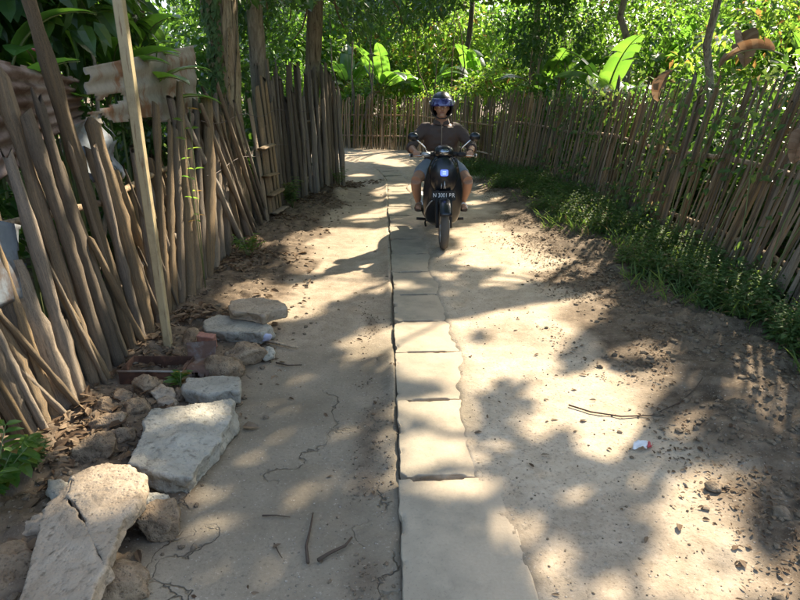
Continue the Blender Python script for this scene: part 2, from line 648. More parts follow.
# ------------------------------------------------------------------ crown leaves shaped to wanted sun patches
# wanted sun patches on the ground; crown leaves that would cover them are dropped (picture pixels -> ground)
GAPS = [(505, 350, 125, 52, 0), (610, 440, 110, 60, 10), (600, 540, 130, 90, 0), (720, 560, 90, 70, 20), (520, 262, 85, 34, 5), (325, 294, 64, 20, -14), (330, 240, 50, 12, -8),
        (345, 258, 60, 28, 0), (385, 240, 26, 12, 0), (255, 306, 38, 18, 0), (432, 445, 48, 40, 0), (430, 490, 24, 24, -30), (464, 522, 24, 26, 0),
        (300, 495, 11, 15, 20), (215, 520, 22, 9, -30), (270, 566, 11, 18, 30), (285, 436, 10, 6, 0), (340, 436, 11, 7, 0), (72, 545, 50, 50, 20), (370, 345, 26, 17, -20),
        (365, 157, 40, 7, 0), (405, 165, 30, 4, 0), (395, 192, 24, 5, 0), (375, 215, 30, 5, -10), (700, 440, 40, 22, 0), (750, 500, 32, 16, 0),
        (60, 440, 24, 34, 0), (180, 445, 22, 12, 0), (110, 330, 20, 40, 0), (500, 470, 60, 24, 0), (760, 590, 50, 24, 0),
        (420, 560, 14, 10, 0), (650, 370, 22, 12, 0), (300, 380, 9, 5, -20), (560, 225, 44, 14, 0),
        (-60, 470, 60, 46, 0), (-235, 520, 80, 34, 0), (60, 350, 24, 34, 0), (140, 290, 26, 18, 0), (180, 262, 18, 14, 0), (-20, 400, 30, 34, 0), (20, 440, 34, 26, 0), (-140, 440, 30, 30, 0)]
SHADES = [(495, 590, 34, 26, 0), (745, 462, 52, 34, 0), (775, 545, 26, 40, 0), (735, 400, 60, 24, -15), (655, 470, 14, 22, 20), (602, 346, 56, 18, -38), (468, 313, 64, 11, -8), (503, 424, 26, 19, 0), (486, 402, 7, 16, 25), (510, 400, 6, 14, 0), (532, 403, 7, 16, -25),
          (514, 494, 30, 38, 10), (592, 562, 32, 44, 20), (643, 530, 15, 44, 5), (472, 450, 10, 32, 30), (424, 438, 20, 10, 0), (430, 562, 52, 44, 0),
          (565, 300, 46, 8, -12), (672, 322, 50, 18, -20), (475, 347, 14, 8, 0), (562, 468, 14, 26, -20), (355, 300, 40, 6, -20), (300, 280, 30, 4, -12),
          (412, 268, 40, 20, -22), (455, 288, 40, 8, -14), (690, 470, 30, 12, -20), (545, 530, 12, 30, 10), (700, 590, 24, 16, 0), (670, 420, 30, 12, -20)]  # wanted shade inside those patches: crown leaves above these spots stay


def _inside(u, v, lst):
    best = np.full(u.shape, 9.0)
    for cx, cy, rx, ry, a in lst:
        c, s = math.cos(RAD(a)), math.sin(RAD(a))
        dx, dy = u - cx, v - cy
        p, q = (dx * c + dy * s) / rx, (-dx * s + dy * c) / ry
        best = np.minimum(best, p * p + q * q)
    return best


def gap_at(P):
    """True where a leaf at P would shut one of the gaps"""
    P = np.asarray(P, float)
    G = P - TO_SUN * (P[..., 2:3] / TO_SUN[2])
    u, v, zc = project(G)
    frame = (zc > 0.3) & (u > -330) & (u < 860) & (v < 660)
    wob = 0.20 * n2(G[..., 0], G[..., 1], 4.0, 31, 3)
    lit = (_inside(u, v, GAPS) + wob < 1.0) & (_inside(u, v, SHADES) + wob * 0.6 > 1.45)
    other = n2(G[..., 0], G[..., 1], 1.4, 33, 3) > 0.55
    return np.where(frame, lit | (other & (n2(G[..., 0], G[..., 1], 5, 35, 2) > 0.35)), other)


# ------------------------------------------------------------------ ground
def axis(parts):
    out = []
    for a, b, st in parts:
        out.append(np.arange(a, b - st * 0.4, st))
    out.append([parts[-1][1]])
    return np.concatenate(out)


xs = axis([(-150, -30, 20), (-30, -6, 3), (-6, -2.2, 0.15), (-2.2, -0.45, 0.024), (-0.45, 0.66, 0.014), (0.66, 2.6, 0.024), (2.6, 4.0, 0.08), (4.0, 10, 0.5), (10, 30, 4), (30, 150, 20)])
ys = axis([(-60, -4, 8), (-4, 0.8, 0.3), (0.8, 3.2, 0.016), (3.2, 6.0, 0.026), (6.0, 11.0, 0.05), (11, 20, 0.14), (20, 40, 1.0), (40, 200, 20)])
XX, YY = np.meshgrid(xs, ys)
ZZ = gz(XX, YY)
nx, ny = len(xs), len(ys)
GV = np.stack([XX, YY, ZZ], -1).reshape(-1, 3)
I = np.arange(nx * ny).reshape(ny, nx)
GF = np.stack([I[:-1, :-1], I[:-1, 1:], I[1:, 1:], I[1:, :-1]], -1).reshape(-1, 4)
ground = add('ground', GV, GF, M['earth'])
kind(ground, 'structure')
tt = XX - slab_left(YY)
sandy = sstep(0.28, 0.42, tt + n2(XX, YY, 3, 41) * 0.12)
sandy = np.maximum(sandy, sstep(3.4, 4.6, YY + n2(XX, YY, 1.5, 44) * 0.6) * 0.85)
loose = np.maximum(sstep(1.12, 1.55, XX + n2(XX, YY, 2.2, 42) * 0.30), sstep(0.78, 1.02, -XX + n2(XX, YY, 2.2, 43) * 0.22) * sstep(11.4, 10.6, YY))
loose = np.maximum(loose, sstep(2.9, 3.3, XX) + sstep(2.1, 2.5, -XX) + sstep(17.3, 18.5, YY))  # soil beyond the fences darkened so bright sunlit ground does not show
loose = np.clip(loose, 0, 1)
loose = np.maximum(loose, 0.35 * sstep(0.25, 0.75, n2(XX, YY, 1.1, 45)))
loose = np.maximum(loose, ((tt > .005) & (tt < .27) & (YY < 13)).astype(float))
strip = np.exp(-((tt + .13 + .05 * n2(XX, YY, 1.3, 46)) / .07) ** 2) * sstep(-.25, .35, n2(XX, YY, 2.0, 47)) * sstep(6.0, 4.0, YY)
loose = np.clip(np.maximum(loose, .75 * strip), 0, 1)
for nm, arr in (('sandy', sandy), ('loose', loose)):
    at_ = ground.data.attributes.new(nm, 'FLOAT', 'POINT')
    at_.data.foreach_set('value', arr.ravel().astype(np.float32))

# ------------------------------------------------------------------ slab strip in the path
def slab_mesh(seed):
    r = np.random.default_rng(seed)
    L, W, T = 0.628, 0.44, 0.07
    W_ = W
    a, b = 0.06 + r.uniform(-.02, .04), 0.29 + r.uniform(-.03, .03)
    nd = 0.012
    P = [(0, 0), (a, 0), (a + .006, nd), (b - .006, nd), (b, 0), (W, 0), (W, L), (b, L), (b - .006, L - nd), (a + .006, L - nd), (a, L), (0, L)]
    if seed == 2:
        P[0] = (0.0, 0.03)
        P.insert(1, (0.025, 0.0))
    n_ = len(P)
    V = [(x, y, -T) for x, y in P] + [(x, y, 0) for x, y in P]
    F = [tuple(range(n_ - 1, -1, -1)), tuple(range(n_, 2 * n_))] + [(i, (i + 1) % n_, n_ + (i + 1) % n_, n_ + i) for i in range(n_)]
    me = remeshed('slab', [(V, F)], .0085, 0, (M['slab'],))
    W, N = get_co(me), get_no(me)
    rim = np.minimum.reduce([W[:, 0], W[:, 1], W_ - W[:, 0], L - W[:, 1]])
    chip = np.exp(-(rim / .02) ** 2) * np.maximum(0, fbm(W * 11 + seed * 7, seed, 3) - .15) * .022
    side = 1 - N[:, 2] ** 2
    d = fbm(W * 16 + seed * 5, seed + 2, 3) * (.0012 + .004 * side) - chip
    set_co(me, W + N * d[:, None])
    return me


bedV, bedF = [], []
for i, y in enumerate(np.arange(0.2, 14.2, 0.25)):
    xl = float(slab_left(y))
    bedV += [(xl + .03, y, -0.05), (xl + .44, y, -0.05), (xl + .44, y, -0.03), (xl + .03, y, -0.03)]
    if i:
        k = 4 * i
        bedF += [(k - 4 + a, k - 4 + (a + 1) % 4, k + (a + 1) % 4, k + a) for a in range(4)]
path = add('path', bedV, bedF, M['earth'])
kind(path, 'structure')
slabs = [slab_mesh(k) for k in range(4)]
rs = np.random.default_rng(5)
yj = [0.20, 0.83, 1.46, 2.15, 2.83, 3.45, 3.98, 4.58]
yj += list(4.58 + 0.645 * np.arange(1, 15))
for i in range(len(yj) - 1):
    y = yj[i]
    xl = float(slab_left(y)) + rs.uniform(-.012, .012)
    ang = math.atan2(float(slab_left(yj[i + 1])) - float(slab_left(y)), yj[i + 1] - y)
    mw = Matrix.Translation((xl, y + 0.006, 0.043 + rs.uniform(-.006, .004))) @ Matrix.Rotation(-ang, 4, 'Z') @ Matrix.Rotation(RAD(rs.uniform(-.5, .5)), 4, 'X') @ Matrix.Rotation(RAD(rs.uniform(-.8, .4)), 4, 'Y') @ Matrix.Diagonal((1, (yj[i + 1] - y - 0.010) / 0.628, 1, 1))
    share('slab', slabs[i % 4] if i != 3 else slabs[2], path, mw)

# ------------------------------------------------------------------ stakes and fences
def stake_mesh(name, seed, mat, flat=1.0, bend=0.05, knots=2, taper=0.75, seg=8, rings=9, tip='cut', cx=1.0):
    """unit stake: 1 m tall, radius about 1 (scaled per piece)"""
    r = np.random.default_rng(seed)
    zz = np.linspace(0, 1, rings)
    kz = r.uniform(0.15, 0.9, knots)
    rad = np.interp(zz, [0, 1], [1.08, taper])
    for k in kz:
        rad = rad + 0.28 * np.exp(-((zz - k) / 0.05) ** 2)
    rad = rad * (1 + r.uniform(-.11, .11, rings))
    ph = r.uniform(0, 6.28, 2)
    pts = np.stack([bend * 20 * (np.sin(zz * 3.1 + ph[0]) - np.sin(ph[0])) * 0.5, bend * 20 * (np.sin(zz * 4.3 + ph[1]) - np.sin(ph[1])) * 0.4, zz], -1)
    V, F = [], []
    q = np.arange(seg) * 2 * math.pi / seg
    tw = r.uniform(-.8, .8)
    for i in range(rings):
        qq = q + tw * zz[i]
        flute = fbm(np.stack([np.cos(q) * 1.6 + seed, np.sin(q) * 1.6, q * 0 + zz[i] * 2.2], -1), seed, 2) * .17 + fbm(np.stack([np.cos(q) * 3, np.sin(q) * 3 + seed, q * 0 + zz[i] * 14], -1), seed + 3, 2) * .08
        w = rad[i] * (1 + flute)
        V += [(pts[i, 0] + a * cx, pts[i, 1] + b * flat, zz[i]) for a, b in zip(np.cos(qq) * w, np.sin(qq) * w)]
    V = np.array(V)
    if tip == 'cut':
        a = r.uniform(0, 6.28)
        top = V[-seg:]
        top[:, 2] += (np.cos(np.arange(seg) * 2 * math.pi / seg + a)) * 0.012
    elif tip == 'broken':
        V[-seg:, 2] += r.uniform(-.05, .02, seg)
    elif tip == 'point':
        V[-seg:, :2] = V[-seg:, :2] * 0.35 + pts[-1, :2] * 0.65
        V[-2 * seg:-seg, 2] += 0.03
    for i in range(rings - 1):
        for k in range(seg):
            k2 = (k + 1) % seg
            F.append((i * seg + k, i * seg + k2, (i + 1) * seg + k2, (i + 1) * seg + k))
    F.append(tuple(range(seg - 1, -1, -1)))
    F.append(tuple((rings - 1) * seg + k for k in range(seg)))
    return mesh_data(name, V, F, True, (mat,))


def place(me, base, top, r, parent, name='stake', spin=0.0):
    base, top = Vector(base), Vector(top)
    d = top - base
    L = d.length
    q = d.to_track_quat('Z', 'Y')
    mw = Matrix.Translation(base) @ q.to_matrix().to_4x4() @ Matrix.Rotation(spin, 4, 'Z') @ Matrix.Diagonal((r, r, L, 1))
    o = bpy.data.objects.new(name, me)
    link(o, parent)
    o.matrix_basis = mw if parent is None else parent.matrix_basis.inverted() @ mw
    return o


def T0(e):
    """matrix of an unrotated empty known before the first depsgraph update"""
    e.matrix_basis = Matrix.Translation(e.location) @ Matrix.Rotation(e.rotation_euler[2], 4, 'Z')
    return e


tips = ['cut', 'broken', 'point']
rough_stakes = [stake_mesh('stake', 100 + k, M['stake'], flat=[1, .8, .9, .7][k % 4], bend=.014 + .012 * (k % 3), knots=2 + k % 3, taper=[.8, .62, .9][k % 3], tip=tips[k % 3], rings=18, seg=10) for k in range(8)]
planks = [stake_mesh('stake', 130 + k, M['stake'], flat=.32, bend=.008, knots=0, taper=.93, tip=tips[k % 2], seg=10, rings=14) for k in range(3)]
grey_stakes = [stake_mesh('stake', 150 + k, M['stake_grey'], flat=[1, .7, .5][k % 3], bend=.014 + .01 * (k % 3), knots=k % 3, taper=.8, tip=tips[k % 3], rings=12, seg=8) for k in range(8)]

near_fence = T0(empty('stake_fence', (-1.7, 2.6, 0)))
tag(near_fence, 'fence of rough brown poles and planks behind the pile of rubble, below the metal sheets', 'fence')
# (base u,v)  (top u,v)  width in px at mid, kind
NEAR = [((8, 505), (-60, 300), 24, 'p'), ((36, 470), (-28, 318), 24, 'p'), ((52, 455), (-6, 305), 16, 's'), ((74, 442), (8, 262), 27, 'p'), ((86, 424), (1, 152), 16, 's'),
        ((100, 408), (4, 66), 13, 's'), ((112, 398), (25, 112), 15, 's'), ((123, 380), (36, 90), 13, 's'), ((136, 364), (19, -30), 14, 's'),
        ((146, 357), (92, 146), 12, 's'), ((152, 350), (94, 117), 14, 's'), ((128, 374), (60, 160), 10, 's'), ((90, 425), (18, 180), 9, 's'), ((62, 445), (-4, 240), 10, 's'),
        ((170, 338), (156, 104), 9, 's'), ((177, 332), (170, 122), 9, 's'), ((184, 324), (175, 130), 8, 's'), ((192, 318), (182, 84), 12, 's'), ((199, 312), (190, 128), 10, 's'), ((205, 305), (196, 100), 11, 's'),
        ((163, 345), (130, 150), 8, 's'), ((210, 298), (203, 92), 13, 's'), ((216, 290), (208, 112), 11, 's'), ((224, 280), (214, 96), 12, 's'), ((229, 272), (222, 120), 9, 's')]
rn = np.random.default_rng(21)
for i, (b, t, w, k) in enumerate(NEAR):
    B = on_z(b[0], b[1], 0.03)
    X = float(left_fence_x(B[1]))
    B = on_x(b[0], b[1], X) if b[0] < 380 else B
    B[2] = max(B[2], g1(X, B[1])) - 0.06
    Tt = on_x(t[0], t[1], X - 0.07 + rn.uniform(-.03, .03))
    if Tt[1] < 0.4:
        Tt[1] = 0.4
    zc = (B[1] + Tt[1]) / 2 * CP + 0.25
    rad = w / 2 * zc / FPX * (0.98 if k == 's' else 1.0)
    me = planks[i % 3] if k == 'p' else rough_stakes[i % 8]
    place(me, B, Tt, rad, near_fence, 'stake', rn.uniform(0, 6.28) if k == 's' else RAD(90) + rn.uniform(-.3, .3))
# thin split stakes overlapping the thick ones
for y in np.arange(1.5, 5.3, 0.15):
    yy_ = y + rn.uniform(-.05, .05)
    X = float(left_fence_x(yy_)) + rn.uniform(.0, .05)
    place(rough_stakes[rn.integers(8)], (X, yy_, -.04), (X - rn.uniform(.05, .14), yy_ - rn.uniform(.1, .42), rn.uniform(.6, 1.4)), rn.uniform(.011, .022), near_fence, 'stake', rn.uniform(0, 6.28))
# second row just behind, closing the gaps
for y in np.arange(1.0, 5.4, 0.13):
    X = float(left_fence_x(y)) - 0.10
    h = rn.uniform(0.85, 1.3)
    place(rough_stakes[rn.integers(8)] if rn.random() < .6 else planks[rn.integers(3)], (X, y, -0.05), (X - rn.uniform(.02, .1), y - rn.uniform(.05, .4), h), rn.uniform(.022, .05), near_fence, 'stake', rn.uniform(0, 6.28))
for z, off in ((0.45, .055), (0.98, .06)):
    pts = [(float(left_fence_x(y)) - off - .06 - z * .04, y, z + 0.03 * math.sin(y * 3)) for y in np.linspace(0.9, 5.3, 9)]
    MB().tube(pts, 0.022, 7, r=rn, jitter=.12).build('rail', M['stake'], near_fence).matrix_basis = near_fence.matrix_basis.inverted()

lean_fence = T0(empty('stake_fence', (-1.75, 6.4, 0)))
tag(lean_fence, 'slumped run of thin grey stakes leaning steeply beside the thick trunk', 'fence')
for k in range(13):
    y = 5.15 + k * 0.125
    X = float(left_fence_x(y)) + rn.uniform(-.05, .03)
    place(rough_stakes[rn.integers(8)], (X, y, -.04), (X - rn.uniform(.02, .08), y - rn.uniform(.1, .35), rn.uniform(1.25, 1.55)), rn.uniform(.022, .042), lean_fence, 'stake', rn.uniform(0, 6.28))
for k in range(11):
    y = 6.35 + k * 0.12
    X = float(left_fence_x(y)) + rn.uniform(.0, .06)
    ln = rn.uniform(0.75, 1.35)
    place(grey_stakes[rn.integers(8)], (X, y, -.04), (X - rn.uniform(.02, .12), y - ln, rn.uniform(1.3, 1.65)), rn.uniform(.018, .036), lean_fence, 'stake', rn.uniform(0, 6.28))
for k in range(12):
    y = 5.6 + k * 0.17
    X = float(left_fence_x(y)) - rn.uniform(.08, .14)
    place(grey_stakes[rn.integers(8)], (X, y, -.04), (X - rn.uniform(.02, .08), y - rn.uniform(.1, .5), rn.uniform(1.2, 1.5)), rn.uniform(.02, .035), lean_fence, 'stake', rn.uniform(0, 6.28))
o = MB().tube([(float(left_fence_x(y)) - .07, y, 0.95 + .1 * math.sin(y * 5)) for y in np.linspace(5.0, 7.7, 7)], 0.014, 6).build('rail', M['stake_grey'], lean_fence)
o.matrix_basis = lean_fence.matrix_basis.inverted()

hurdle = T0(empty('wooden_hurdle', (-1.66, 7.9, 0)))
tag(hurdle, 'pallet-like wooden hurdle with short cross boards leaning against the stakes', 'hurdle')
for k in range(6):
    y = 7.42 + k * 0.19
    X = float(left_fence_x(y)) + .05
    place(planks[k % 3], (X, y, -.03), (X - .05, y - rn.uniform(.12, .3), rn.uniform(1.3, 1.75)), rn.uniform(.035, .05), hurdle, 'board', RAD(90))
for z, a, b in ((0.62, 7.25, 7.85), (0.36, 7.4, 8.1), (0.95, 7.15, 7.75), (0.12, 7.5, 8.3)):
    place(planks[1], (float(left_fence_x(a)) + .10, a, z), (float(left_fence_x(b)) + .10, b, z + rn.uniform(-.05, .05)), .05, hurdle, 'cross_board', RAD(0))

tall_fence = T0(empty('stake_fence', (-1.5, 9.2, 0)))
tag(tall_fence, 'tall dense fence of dark grey stakes at the bend under overhanging leaves', 'fence')
y = 8.2
while y < 10.45:
    for row in (0, 1):
        X = float(left_fence_x(y)) + rn.uniform(-.03, .05) - row * .1
        h = rn.uniform(1.45, 2.0)
        ln = rn.uniform(-.02, .22) if y < 9.3 else rn.uniform(-.06, .10)
        place(grey_stakes[rn.integers(8)], (X, y + rn.uniform(-.02, .02), -.04), (X - rn.uniform(.0, .06), y - ln, h), rn.uniform(.018, .042), tall_fence, 'stake', rn.uniform(0, 6.28))
    y += rn.uniform(.05, .085)
for k in range(16):      # the return of the fence round the corner
    f = k / 15
    place(grey_stakes[rn.integers(8)], (-1.0 - f * 2.2, 10.5 + f * .9, -.04), (-1.0 - f * 2.2 + rn.uniform(-.08, .05), 10.5 + f * .9, rn.uniform(1.4, 1.8)), rn.uniform(.02, .04), tall_fence, 'stake', rn.uniform(0, 6.28))
for z in (0.5, 1.15):
    o = MB().tube([(float(left_fence_x(y)) - .09, y, z) for y in np.linspace(8.1, 10.4, 7)], 0.02, 6).build('rail', M['stake_grey'], tall_fence)
    o.matrix_basis = tall_fence.matrix_basis.inverted()

# ---- bamboo fence on the other side
RF = np.array([(2.82, 1.4), (2.75, 3.4), (2.66, 8.0), (2.42, 10.0), (1.95, 11.6), (1.25, 14.0), (0.45, 16.9)])
RS = np.concatenate([[0], np.cumsum(np.linalg.norm(np.diff(RF, axis=0), axis=1))])


def rf_at(s):
    return np.array([np.interp(s, RS, RF[:, 0]), np.interp(s, RS, RF[:, 1])])


def slat_mesh(seed, mat):
    r = np.random.default_rng(seed)
    rings, seg = 9, 6
    V, F = [], []
    ph = r.uniform(0, 6.28)
    for i in range(rings):
        z = i / (rings - 1)
        w = 1.0 + (0.14 if i % 3 == 1 else 0) - 0.18 * z
        bx_ = 1.4 * (math.sin(z * 2.6 + ph) - math.sin(ph))
        for k in range(seg):
            q = 2 * math.pi * k / seg
            V.append((math.cos(q) * w + bx_, math.sin(q) * w * 0.5, z + (r.uniform(-.012, .012) if i == rings - 1 else 0)))
    for i in range(rings - 1):
        for k in range(seg):
            k2 = (k + 1) % seg
            F.append((i * seg + k, i * seg + k2, (i + 1) * seg + k2, (i + 1) * seg + k))
    F.append(tuple(range(seg - 1, -1, -1)))
    F.append(tuple((rings - 1) * seg + k for k in range(seg)))
    return mesh_data('slat', V, F, True, (mat,))


slats = [slat_mesh(200 + k, M['bamboo']) for k in range(6)]
slats_tan = [slat_mesh(220 + k, M['bamboo_tan']) for k in range(5)]
rfence = T0(empty('bamboo_fence', (2.8, 6.0, 0)))
tag(rfence, 'long leaning fence of split bamboo slats above the green weeds', 'fence')
rb = np.random.default_rng(31)
s = 0.9
while s < RS[-1] - 4.9:
    p = rf_at(s)
    t = rf_at(s + .05) - p
    t /= np.linalg.norm(t)
    h = rb.uniform(1.55, 1.8) - 0.02 * s
    ln = (0.42 + rb.normal(0, .06)) * np.interp(s, [0, 7, 10], [1, 1, .45])
    if rb.random() < .05:
        ln += rb.uniform(-.3, .3)
    n = np.array([t[1], -t[0]])
    lat = 0.10 + rb.normal(0, .025)
    z0 = g1(p[0], p[1]) - .05
    place(slats[rb.integers(6)], (*(p + n * rb.uniform(-.02, .02)), z0), (*(p - t * ln + n * lat), h), rb.uniform(.0085, .0175), rfence, 'slat', math.atan2(t[1], t[0]) + rb.normal(0, .3))
    s += rb.uniform(.026, .041)
for z, off in ((0.42, .01), (1.02, .03)):
    pts = []
    for s in np.linspace(0.6, RS[-1] - 4.8, 22):
        p = rf_at(s)
        pts.append((p[0] + z * .065 + off + .015, p[1], z + .025 * math.sin(s * 2.1)))
    o = MB().tube(pts, 0.022, 7, r=rb, jitter=.1).build('rail', M['bamboo'], rfence)
    o.matrix_basis = rfence.matrix_basis.inverted()
for s in (1.7, 3.4, 5.2, 7.1, 9.0):
    p = rf_at(s)
    place(grey_stakes[1], (p[0] + .09, p[1], -.1), (p[0] + .2, p[1] - .35, 1.75), .035, rfence, 'post')

ffence = T0(empty('bamboo_fence', (0.4, 16.5, 0)))
tag(ffence, 'sunlit tan bamboo fence closing the far end of the lane behind the rider', 'fence')
s = RS[-1] - 4.9
while s < RS[-1] + 3.6:
    if s < RS[-1]:
        p = rf_at(s)
    else:
        f = s - RS[-1]
        p = np.array([0.45 - f * 0.97, 16.9 + f * 0.22])
    h = rb.uniform(1.28, 1.5)
    place(slats_tan[rb.integers(5)], (p[0], p[1] + rb.uniform(-.03, .03), -.05), (p[0] + rb.normal(.06, .05), p[1] + rb.normal(-.06, .05), h), rb.uniform(.012, .022), ffence, 'slat', rb.normal(0, .3))
    s += rb.uniform(.028, .05)
for z in (0.4, 0.95):
    o = MB().tube([(*rf_at(s), z) for s in np.linspace(RS[-1] - 5, RS[-1], 6)] + [(0.45 - f * .97, 16.96 + f * .22, z) for f in (1, 2, 3.5)], .02, 6).build('rail', M['bamboo_tan'], ffence)
    o.matrix_basis = ffence.matrix_basis.inverted()

# ------------------------------------------------------------------ pole, stick, metal sheets
M['pole'] = None
sN = NT('painted_pole')
co = sN.coord('Object')
st = sN.noise(sN.mapping(co, (30, 30, 2.2)), 2.0, 5, 0.7)
c_ = sN.mix(sN.noise(co, 6), (0.30, 0.235, 0.125), (0.40, 0.325, 0.19))
c_ = sN.mix(sN.ramp(sN.noise(co, 9, 5, .7), [(.5, 0.0), (.68, .6)]), c_, (0.20, 0.15, 0.085))
c_ = sN.mix(sN.ramp(st, [(0.55, 0.0), (0.68, 0.9)]), c_, (0.12, 0.055, 0.025))
M['pole'] = sN.finish(sN.bsdf(c_, 0.6, sN.bump(st, 0.3, .005), .3))
base = on_z(165, 350, 0.04)
base[0] = -1.47
base[1] = 3.5
top = on_x(113, -40, -1.50)
pm = MB()
n = 10
for i in range(n):
    f = i / (n - 1)
    p = base + (top - base) * f
    w = 0.0235 + 0.004 * f
    pm.V += [tuple(p + np.array(q) * w) for q in ((-1, -.8, 0), (-.8, -1, 0), (.8, -1, 0), (1, -.8, 0), (1, .8, 0), (.8, 1, 0), (-.8, 1, 0), (-1, .8, 0))]
    if i:
        k = 8 * i
        pm.F += [(k - 8 + a, k - 8 + (a + 1) % 8, k + (a + 1) % 8, k + a) for a in range(8)]
pm.F += [tuple(range(7, -1, -1)), tuple(8 * (n - 1) + a for a in range(8))]
po = pm.build('tall_pole', M['pole'], None, smooth=False)
tag(po, 'straight yellowish square pole with rust streaks standing upright before the stakes', 'pole')

b_, t_ = on_x(212, 158, -1.86), on_x(233, -30, -1.80)
b_[2] = 0.0
pts = [b_ + (t_ - b_) * f + np.array([.03 * math.sin(f * 5), .03 * math.sin(f * 7), 0]) for f in np.linspace(0, 1, 9)]
o = MB().tube(pts, np.linspace(.02, .012, 9), 7, r=rn, jitter=.1).build('bare_stick', M['bamboo_tan'])
tag(o, 'thin pale bare stick rising above the slumped stakes', 'stick')


def rust_mat(name, base, base2, rust, amount):
    s = NT(name)
    co = s.coord('Object')
    a = s.noise(co, 4.5, 6, 0.65, .5)
    b = s.noise(co, 26, 4, 0.6)
    c = s.mix(b, base, base2)
    f = s.ramp(a, [(amount, 1.0), (amount + .12, 0.0)])
    r2 = s.mix(b, rust, tuple(x * .45 for x in rust))
    c = s.mix(f, c, r2)
    return s.finish(s.bsdf(c, 0.7, s.bump(s.math('ADD', a, b), .3, .01), .4, 0.0))


M['tin_red'] = rust_mat('brown_tin', (0.15, 0.105, 0.085), (0.23, 0.175, 0.15), (0.11, 0.06, 0.04), .46)
M['tin_grey'] = rust_mat('galvanised_tin', (0.155, 0.138, 0.118), (0.27, 0.245, 0.21), (0.20, 0.095, 0.05), .36)
M['tin_blue'] = rust_mat('blue_tin', (0.10, 0.12, 0.14), (0.16, 0.185, 0.205), (0.10, 0.08, 0.07), .42)
M['tin_dark'] = rust_mat('dull_tin', (0.11, 0.10, 0.09), (0.20, 0.185, 0.165), (0.13, 0.07, 0.045), .50)
M['rust'] = rust_mat('rust', (0.13, 0.06, 0.035), (0.20, 0.10, 0.06), (0.08, 0.04, 0.025), .5)


def sheet(name, label, corners, waves, amp, mat, torn, seed, cat='sheet', solid=.002):
    """corrugated sheet through four world corners (tl, tr, br, bl); waves run across its height"""
    tl, tr, br, bl = [np.asarray(c, float) for c in corners]
    nu_, nv_ = 46, max(18, waves * 7)
    r = np.random.default_rng(seed)
    U, Vv = np.meshgrid(np.linspace(0, 1, nu_), np.linspace(0, 1, nv_))
    P = (tl * (1 - U)[..., None] + tr * U[..., None]) * (1 - Vv)[..., None] + (bl * (1 - U)[..., None] + br * U[..., None]) * Vv[..., None]
    nrm = np.cross(tr - tl, bl - tl)
    nrm /= np.linalg.norm(nrm)
    dent = n2(U * 3, Vv * 1.5, 1.0, seed) * 0.0022
    P = P + nrm * (amp * np.sin(Vv * waves * 2 * math.pi) + dent)[..., None]
    cu, cv = (U[:-1, :-1] + .5 / nu_), (Vv[:-1, :-1] + .5 / nv_)
    nz = n2(cu * 9, cv * 5, 1.0, seed + 3, 4)
    keep = ~torn(cu, cv, nz)
    I = np.arange(nu_ * nv_).reshape(nv_, nu_)
    F = np.stack([I[:-1, :-1], I[1:, :-1], I[1:, 1:], I[:-1, 1:]], -1)[keep]
    used = np.unique(F)
    remap = -np.ones(nu_ * nv_, int)
    remap[used] = np.arange(len(used))
    o = add(name, P.reshape(-1, 3)[used], remap[F], mat)
    m = o.modifiers.new('thickness', 'SOLIDIFY')
    m.thickness = solid
    tag(o, label, cat)
    return o


xs_ = -1.90
sheet('metal_sheet', 'brown rusted corrugated sheet behind the knobby poles', (on_x(-60, 42, xs_), on_x(86, 78, xs_ - .04), on_x(92, 126, xs_ - .02), on_x(-60, 215, xs_ + .03)), 7, .013, M['tin_red'],
      lambda u, v, n: (u > .90 + n * .06) | ((v > .86 + n * .05) & (u > .5)) | (v < .02 + .03 * n), 3)
sheet('metal_sheet', 'pale grey corrugated sheet with a torn rusty end, below the hanging leaves', (on_x(80, 66, -1.86), on_x(194, 42, -1.93), on_x(199, 126, -1.90), on_x(84, 132, -1.84)), 4, .009, M['tin_grey'],
      lambda u, v, n: (u < .03 + .03 * n) | ((u < .24 + .08 * n) & (np.abs(v - .55 + .06 * n) < .15 - .5 * (u - .05) + .06 * n)) | (v > .95 + .04 * n) | (v < .03 + .02 * n) | ((u < .5) & (v > .86 + .10 * n)), 5)
sheet('metal_sheet', 'flat pale blue metal sheet low behind the outermost poles', (on_x(-70, 205, -1.775), on_x(24, 226, -1.775), on_x(28, 296, -1.765), on_x(-70, 335, -1.765)), 1, .006, M['tin_blue'],
      lambda u, v, n: (u > .95 + n * .05), 7)
sheet('metal_sheet', 'small crumpled pale sheet wedged under the torn grey one', (on_x(70, 128, -1.84), on_x(104, 112, -1.86), on_x(126, 178, -1.84), on_x(92, 190, -1.83)), 2, .022, M['tin_blue'],
      lambda u, v, n: (u > .9 + n * .12) | (v > .9 + n * .15), 9)

